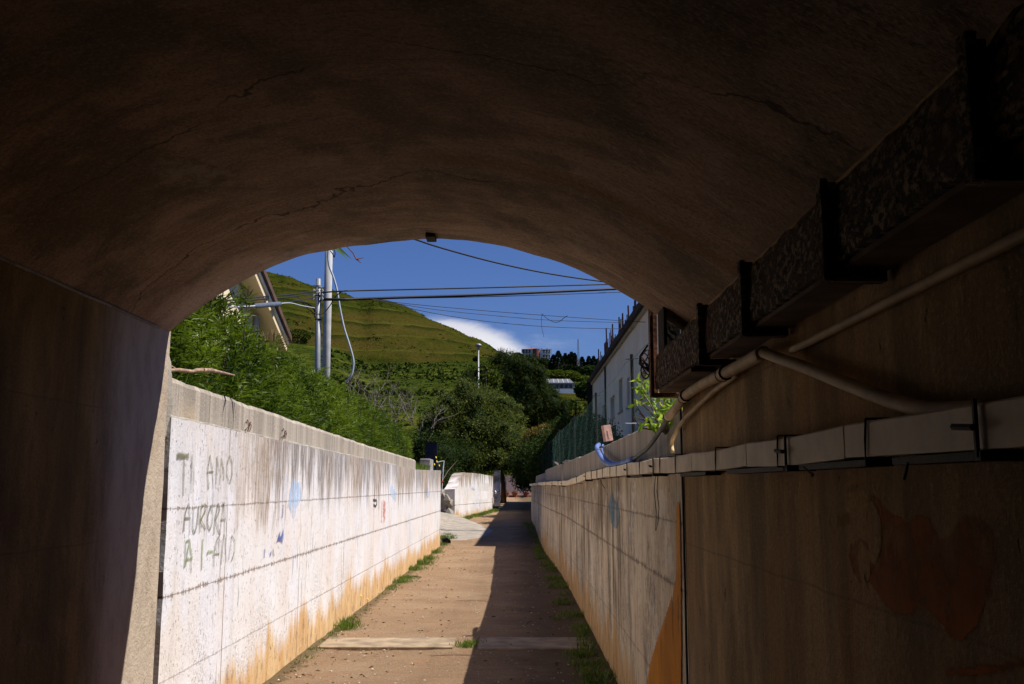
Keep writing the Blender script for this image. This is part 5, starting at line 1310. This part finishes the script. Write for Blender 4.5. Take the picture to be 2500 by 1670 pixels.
# greenery at the foot of the short wall and far verge
P = []; D = []; LL = []
for k in range(60): t = random.random(); p = A.lerp(B, t)-nrm*(.05+.2*random.random()); tuft(P, D, LL, p.x, p.y, .16, 30, .10)
for k in range(30): tuft(P, D, LL, -1.3+random.gauss(0, .25), 46.6+random.gauss(0, .3), .14, 30, .1)
for k in range(16): tuft(P, D, LL, -2.05+random.gauss(0, .08), 28.3+random.random()*2, .14, 24, .06)
for k in range(22): tuft(P, D, LL, -2.7+random.gauss(0, .15), 34.5+random.gauss(0, .6), .3, 30, .12)
og = leaf_mesh('grass', 'weed', P, D, LL, .018); tag(og, 'grass and weeds around the short white wall and the ramp', 'weeds', kind='stuff')
# weeds on the left wall just past the coping
P = []; D = []; LL = []
for _ in range(260): P.append((-2.2+random.gauss(0, .06), 21.3+random.random()*2.2, 1.95)); D.append((random.gauss(0, .4), random.gauss(0, .4), 1)); LL.append(.22*random.uniform(.4, 1.1))
og = leaf_mesh('weed_tuft', 'weed', P, D, LL, .012); tag(og, 'green weeds growing on top of the sunlit wall past the coping', 'weed')
def flower(px, py, x, label, grp, h=.12, r_=.016, name='dandelion'):
    p = atX(px, py, x); o = empty(name, (p.x, p.y, p.z-h), label, 'flower', grp); g = MB(); g.tube([(p.x-.01, p.y, p.z-h), p], .0022, 4); g.build('stem', 'weed', o)
    g = MB(); g.tube([p-Vector((.004, .004, 0)), p+Vector((.006, -.006, .002))], [r_, r_*.7], 10); g.build('bloom', 'yellow', o)
flower(882, 1456, -1.98, 'left one of two yellow dandelions at the foot of the sunlit wall', 'dandelions at the sunlit wall'); flower(898, 1463, -1.97, 'right one of two yellow dandelions at the foot of the sunlit wall', 'dandelions at the sunlit wall')
for i, (px, py) in enumerate(((1065,1117),(1067,1127),(1061,1134),(1073,1137))):
    flower(px, py, -2.05*1.0, ('topmost', 'second highest', 'lowest left', 'lowest right')[i]+' yellow flower at the far end of the sunlit wall', 'yellow flowers at the far wall end', .2, .03, 'yellow_flower')

# ================================================================== HILL THINGS
def zt_(px, Y): p = atY(px, 1000, Y); return p.x, terrain(p.x, Y)
# scrub, one stuff object of leaf clumps
Ps = []; Ds = []; Ls = []; Vs = []
rr = random.Random(5)
for k in range(5200):
    u = rr.random()
    if u < .50: Y = rr.uniform(120, 436); px = rr.uniform(780, 1262)
    elif u < .86: Y = rr.uniform(600, 900); px = rr.uniform(640, 1230)
    else: Y = rr.uniform(130, 440); px = rr.uniform(1262, 1460)
    x = (px-VPX)/F*Y; dens = nz(x*.03, Y*.03, 4)
    if Y > 500 and dens < .02 and rr.random() < .8: continue
    if Y < 500 and rr.random() < .35: continue
    if Y < 500 and px > 1262 and dens < .05: continue
    z = terrain(x, Y); s_ = rr.uniform(.35, 1.25)*(.8 if Y > 500 else .42+Y/600)*(1.0+dens); n_ = 9; vb_ = rr.random()**1.5
    for q in range(n_):
        d = Vector((rr.gauss(0, 1), rr.gauss(0, 1), abs(rr.gauss(0, 1))))
        d.normalize(); Ps.append((x+d.x*s_*.7, Y+d.y*s_*.7, z+d.z*s_*.45-.2)); Ds.append((rr.gauss(0, 1), rr.gauss(0, 1), rr.gauss(.3, .6))); Ls.append(s_*1.1); Vs.append(min(1, max(0, vb_+rr.gauss(0, .12))))
og = leaf_mesh('hillside_scrub', 'scrub', Ps, Ds, Ls, np.array(Ls)*.75, vv=np.array(Vs)); tag(og, 'low dark scrub bushes dotting the green hillside', 'scrub', kind='stuff')
def hilltree(name, label, cat, px, Y, h, w_, mat, n, shape='cone', group=None, ll=.5):
    x, z = zt_(px, Y); o = empty(name, (x, Y, z), label, cat, group); g = MB(); g.tube([(x, Y, z-.5), (x, Y, z+h*.6)], [w_*.07, w_*.03], 6); g.build('trunk', 'bark', o)
    P, D = [], []
    for _ in range(n):
        t = random.random()**(1.3 if shape == 'cone' else 1); a = random.uniform(0, 6.283)
        if shape == 'cone': r_ = w_*.5*(1-t)**.8*(.75+.35*random.random())*(1+.2*math.sin(a*3+px)); zz = z+h*(.05+.95*t)
        else: e = random.uniform(-1, 1); r_ = w_*.5*math.sqrt(1-e*e)*(.8+.3*random.random()); zz = z+h*.55+e*h*.45
        P.append((x+r_*math.cos(a), Y+r_*math.sin(a), zz)); D.append((math.cos(a)*.6+random.gauss(0, .4), math.sin(a)*.6+random.gauss(0, .4), .8 if shape == 'cone' else .2+random.gauss(0, .5)))
    leaf_mesh('crown', mat, P, D, ll, ll*.5, o); return o
HC = [(1352,420,6.5,5.5),(1364,418,8.6,6.5),(1377,422,6.6,5.5),(1381,430,7.6,3.6),(1390,430,7.4,3.4),(1396,432,8.6,3.6),(1404,428,8.4,4.2),(1411,428,5.6,5),(1422,425,7.4,4.6),(1432,425,5.2,5.0),(1439,424,8.2,4.2),(1451,424,8.4,4.6),(1461,424,7.4,5),(1470,424,6.4,5)]
for i, (px, Y, h, w_) in enumerate(HC):
    hilltree('cypress_tree', 'dark conifer in the row on the ridge right of the hill house, number %s from the left' % ['one','two','three','four','five','six','seven','eight','nine','ten','eleven','twelve','thirteen','fourteen'][i] if False else ['leftmost low dark conifer beside the hill house','broad pointed dark conifer second from the hill house','dark conifer right of the broad pointed one','narrow dark cypress left of the thin pair','narrow dark cypress, left one of the thin pair','narrow dark cypress, right one of the thin pair','dark cypress just left of the lattice mast','low dark conifer right behind the lattice mast','dark conifer just right of the lattice mast','lowest dark conifer in the dip right of the mast','pointed dark conifer right of the dip','second pointed dark conifer right of the dip','dark conifer touching the rebar of the building','last dark conifer, hidden by the roof edge'][i], 'tree', px, Y, h, w_, 'cypress', 1100, 'cone', 'dark conifers on the ridge', .9)
for i, (px, Y, h, w_, m_, lab) in enumerate(((1392,412,3.6,9,'cypress','rounded dark tree in front of the conifers, left of the mast'),(1445,395,4.6,8,'dark_leaf','large rounded dark tree right of the lattice mast base'),
    (1264,440,3.9,4.0,'cypress','small dark tree with leaning crown left of the hill house'),(1322,432,3.4,7,'dark_leaf','dark bushy tree below the right side of the hill house'),
    (1360,300,3.6,6,'lime','bright green bush above the grey shed, left one'),(1392,300,4.0,6,'lime','bright green bush above the grey shed, middle one'),(1432,300,3.2,5,'lime','bright green bush above the grey shed, right one'),(1345,305,2.4,5,'dark_leaf','dark bush above the left end of the grey shed roof'),(1412,302,2.4,4,'dark_leaf','dark bush between the bright bushes above the shed'),
    (1434,190,3.4,4.0,'dark_leaf','dark round tree right of the field below the shed'),
    (723,660,9,15,'scrub','dark bush on the hillside left of the poles, by the track'),(823,640,10,9,'lime','yellow-green tree on the hillside just right of the concrete pole'),(893,520,9,13,'dark_leaf','dark round tree on the ridge left of the dark scrub'),(1162,440,1.6,1.6,'scrub','tiny bush on the skyline near the lamp'))):
    hilltree('round_tree' if h > 3 else 'round_bush', lab, 'tree' if h > 3 else 'bush', px, Y, h, w_, m_, 1500, 'round', None, .55+Y/900)

# hill house
hh = empty('hillside_house', (0, 445, 0), 'distant pale apartment house with a round terracotta stair tower on the ridge', 'house')
HY = 440; S = F/HY
hx0, hx1 = (1274-VPX)/S, (1348-VPX)/S; zb_ = atY(1300, 882, HY).z; zt2 = atY(1300, 853, HY).z
hh.location = ((hx0+hx1)/2, HY+5, zb_)
mx = (1299-VPX)/S; tx0, tx1 = (1300-VPX)/S, (1320-VPX)/S; hgt = zt2-zb_
g = MB(); g.box(hx0+.3, mx, HY+1.2, HY+11, zb_-4, zb_+hgt); g.box(mx, tx1+.6, HY+.9, HY+10, zb_-4, zb_+hgt+.2); g.box(tx1+.6, hx1-.9, HY+1.4, HY+11, zb_-4, zb_+hgt*.97); g.build('wall', 'whitebuild', hh)
g = MB(); cxx = (tx0+tx1)/2; g.tube([(cxx, HY+1.4, zb_-.5), (cxx, HY+1.4, zb_+hgt+.35)], (tx1-tx0)/2*.92, 20); g.build('stair_tower', simple('dull_terracotta_render', (.20,.075,.06), .1, 1, .9), hh, smooth=False)
for lv in (0, 1):
    zf = zb_+1.0+lv*2.45
    for (a, b, dy) in ((hx0, mx-.1, 0), (tx1+.7, hx1, .0)):
        g = MB(); g.box(a-.1, b+.1, HY+dy, HY+1.3+dy, zf-.18, zf); g.build('balcony_slab', 'whitebuild', hh)
        g = MB(); 
        g.box(a, b, HY+dy+.02, HY+dy+.10, zf+.75, zf+.86)
        k = 0
        while a+k*.55 < b: g.box(a+k*.55, a+k*.55+.12, HY+dy+.03, HY+dy+.09, zf+.001, zf+.749); k += 1
        g.build('railing', 'whitetrim' if a > 2 else 'shed', hh)
        nn_ = 3
        for q in range(nn_):
            w0 = a+.5+(b-a-.8)*q/nn_; g = MB(); g.box(w0, w0+(b-a)/nn_*.55, HY+1.1, HY+1.195, zf+.05, zf+1.9); g.build('window', 'glass', hh)
        for q in range(4): w0 = a+(b-a-.15)*q/3; g = MB(); g.box(w0, w0+.18, HY+.11, HY+.29, zf+.87, zf+2.2); g.build('column', 'whitetrim', hh)
g = MB(); g.box(hx0-.1, mx-.001, HY, HY+11, zb_+hgt+.0015, zb_+hgt+.12); g.v += [(hx0-.1, HY, zb_+hgt+.12), (mx+3.5, HY, zb_+hgt+.12), (mx+3.5, HY+11, zb_+hgt+.12), (hx0-.1, HY+11, zb_+hgt+.12), (mx, HY+5.5, zb_+hgt+1.35), (mx+1.5, HY+5.5, zb_+hgt+1.35)]
k = len(g.v)-6; g.f += [(k, k+1, k+5, k+4), (k+1, k+2, k+5), (k+2, k+3, k+4, k+5), (k+3, k, k+4)]; g.build('tiled_roof', 'tile', hh)
g = MB(); g.box(tx1+.6, hx1-.2, HY+.1, HY+11, zb_+hgt*.97+.002, zb_+hgt*.97+.3); g.build('flat_roof', 'whitebuild', hh)
for (xx, hh_) in ((mx-.3, 1.5), (tx1+.4, 1.3), (tx1+3.0, 1.4)): g = MB(); g.box(xx, xx+.35, HY+5, HY+5.4, zb_+hgt, zb_+hgt+hh_); g.build('chimney', 'brownroof', hh)
# lattice mast
mx_, mz_ = zt_(1413, 415); mtop = atY(1413, 828, 415).z
ms = empty('lattice_mast', (mx_, 415, mz_), 'slender steel lattice mast rising out of the conifers on the ridge', 'mast')
g = MB(); hM = mtop-mz_+1; nseg = 17
for sx in (-1, 1):
    for sy in (-1, 1): g = MB(); g.tube([(mx_+sx*.75, 415+sy*.75, mz_-1), (mx_+sx*.2, 415+sy*.2, mtop)], .05, 4); g.build('leg', 'steelpole', ms)
g = MB()
for k in range(nseg):
    t0, t1 = k/nseg, (k+1)/nseg; w0, w1 = .75-.55*t0, .75-.55*t1; z0, z1 = mz_-1+hM*t0, mz_-1+hM*t1
    for s1 in (-1, 1):
        g.tube([(mx_-w0, 415+s1*w0, z0), (mx_+w1, 415+s1*w1, z1)], .032, 4, False); g.tube([(mx_+w0, 415+s1*w0, z0), (mx_-w1, 415+s1*w1, z1)], .032, 4, False); g.tube([(mx_-w1, 415+s1*w1, z1), (mx_+w1, 415+s1*w1, z1)], .032, 4, False)
g.build('bracing', 'steelpole', ms)
# shed on the slope
SY = 235; sx0 = (1338-VPX)/F*SY; sx1 = (1401-VPX)/F*SY; sz = atY(1370, 952, SY).z; st_ = atY(1370, 936, SY).z; sr = atY(1370, 925, SY).z
sh = empty('shed', ((sx0+sx1)/2, SY, sz), 'long low shed with a grey corrugated roof among the hillside fields', 'shed')
g = MB(); g.box(sx0, sx1+.3, SY, SY+5, sz-1.5, st_); g.build('wall', 'shed', sh)
g = MB(); g.v += [(sx0-.4, SY-.5, st_+.002), (sx1, SY-.5, st_+.002), (sx1-.7, SY+4, sr+.3), (sx0-.4, SY+4, sr+.3), (sx0-.4, SY-.5, st_+.12), (sx1, SY-.5, st_+.12), (sx1-.7, SY+4, sr+.42), (sx0-.4, SY+4, sr+.42)]
g.f += [(0,1,2,3),(4,5,6,7),(0,1,5,4),(1,2,6,5),(2,3,7,6),(3,0,4,7)]; g.build('roof', 'grey_roof', sh)
g = MB()
for k in range(5): a = sx0+.3+k*1.15; g.v += [(a, SY-.49, st_+.15), (a+.06, SY-.49, st_+.15), (a-.10+.06, SY+3.9, sr+.44), (a-.1, SY+3.9, sr+.44)]; q = len(g.v)-4; g.f.append((q, q+1, q+2, q+3))
g.box(sx0-.4, sx1, SY-.56, SY-.505, st_-.02, st_+.16)
g.build('roof_batten', 'whitetrim', sh)
for k in range(4): a = sx0+1.9+k*1.1; g = MB(); g.box(a, a+.6, SY-.05, SY-.003, sz+.2, st_-.35); g.build('window', 'glass', sh)
g = MB(); g.box(sx0-.5, sx1+.6, SY-1.4, SY-1.3, sz-1.5, sz+.25); g.build('base_wall', 'shed', sh)
g = MB(); g.box(sx0-.5, sx1+3.8, SY-1.55, SY-1.41, sz-1.2, sz-.02); g.build('terrace_edge', 'whitetrim', sh)
g = MB(); a = atY(1421, 939, SY-2)
for e_ in (((1421,938),(1424,950)), ((1424,950),(1432,944)), ((1432,946),(1441,952)), ((1420,948),(1426,953)), ((1428,947),(1440,946))): g.tube([atY(*e_[0], SY-2), atY(*e_[1], SY-2)], .09, 5)
tag(g.build('white_trailer_frame', 'whitetrim'), 'white metal frame lying in the field right of the grey shed', 'metal frame')
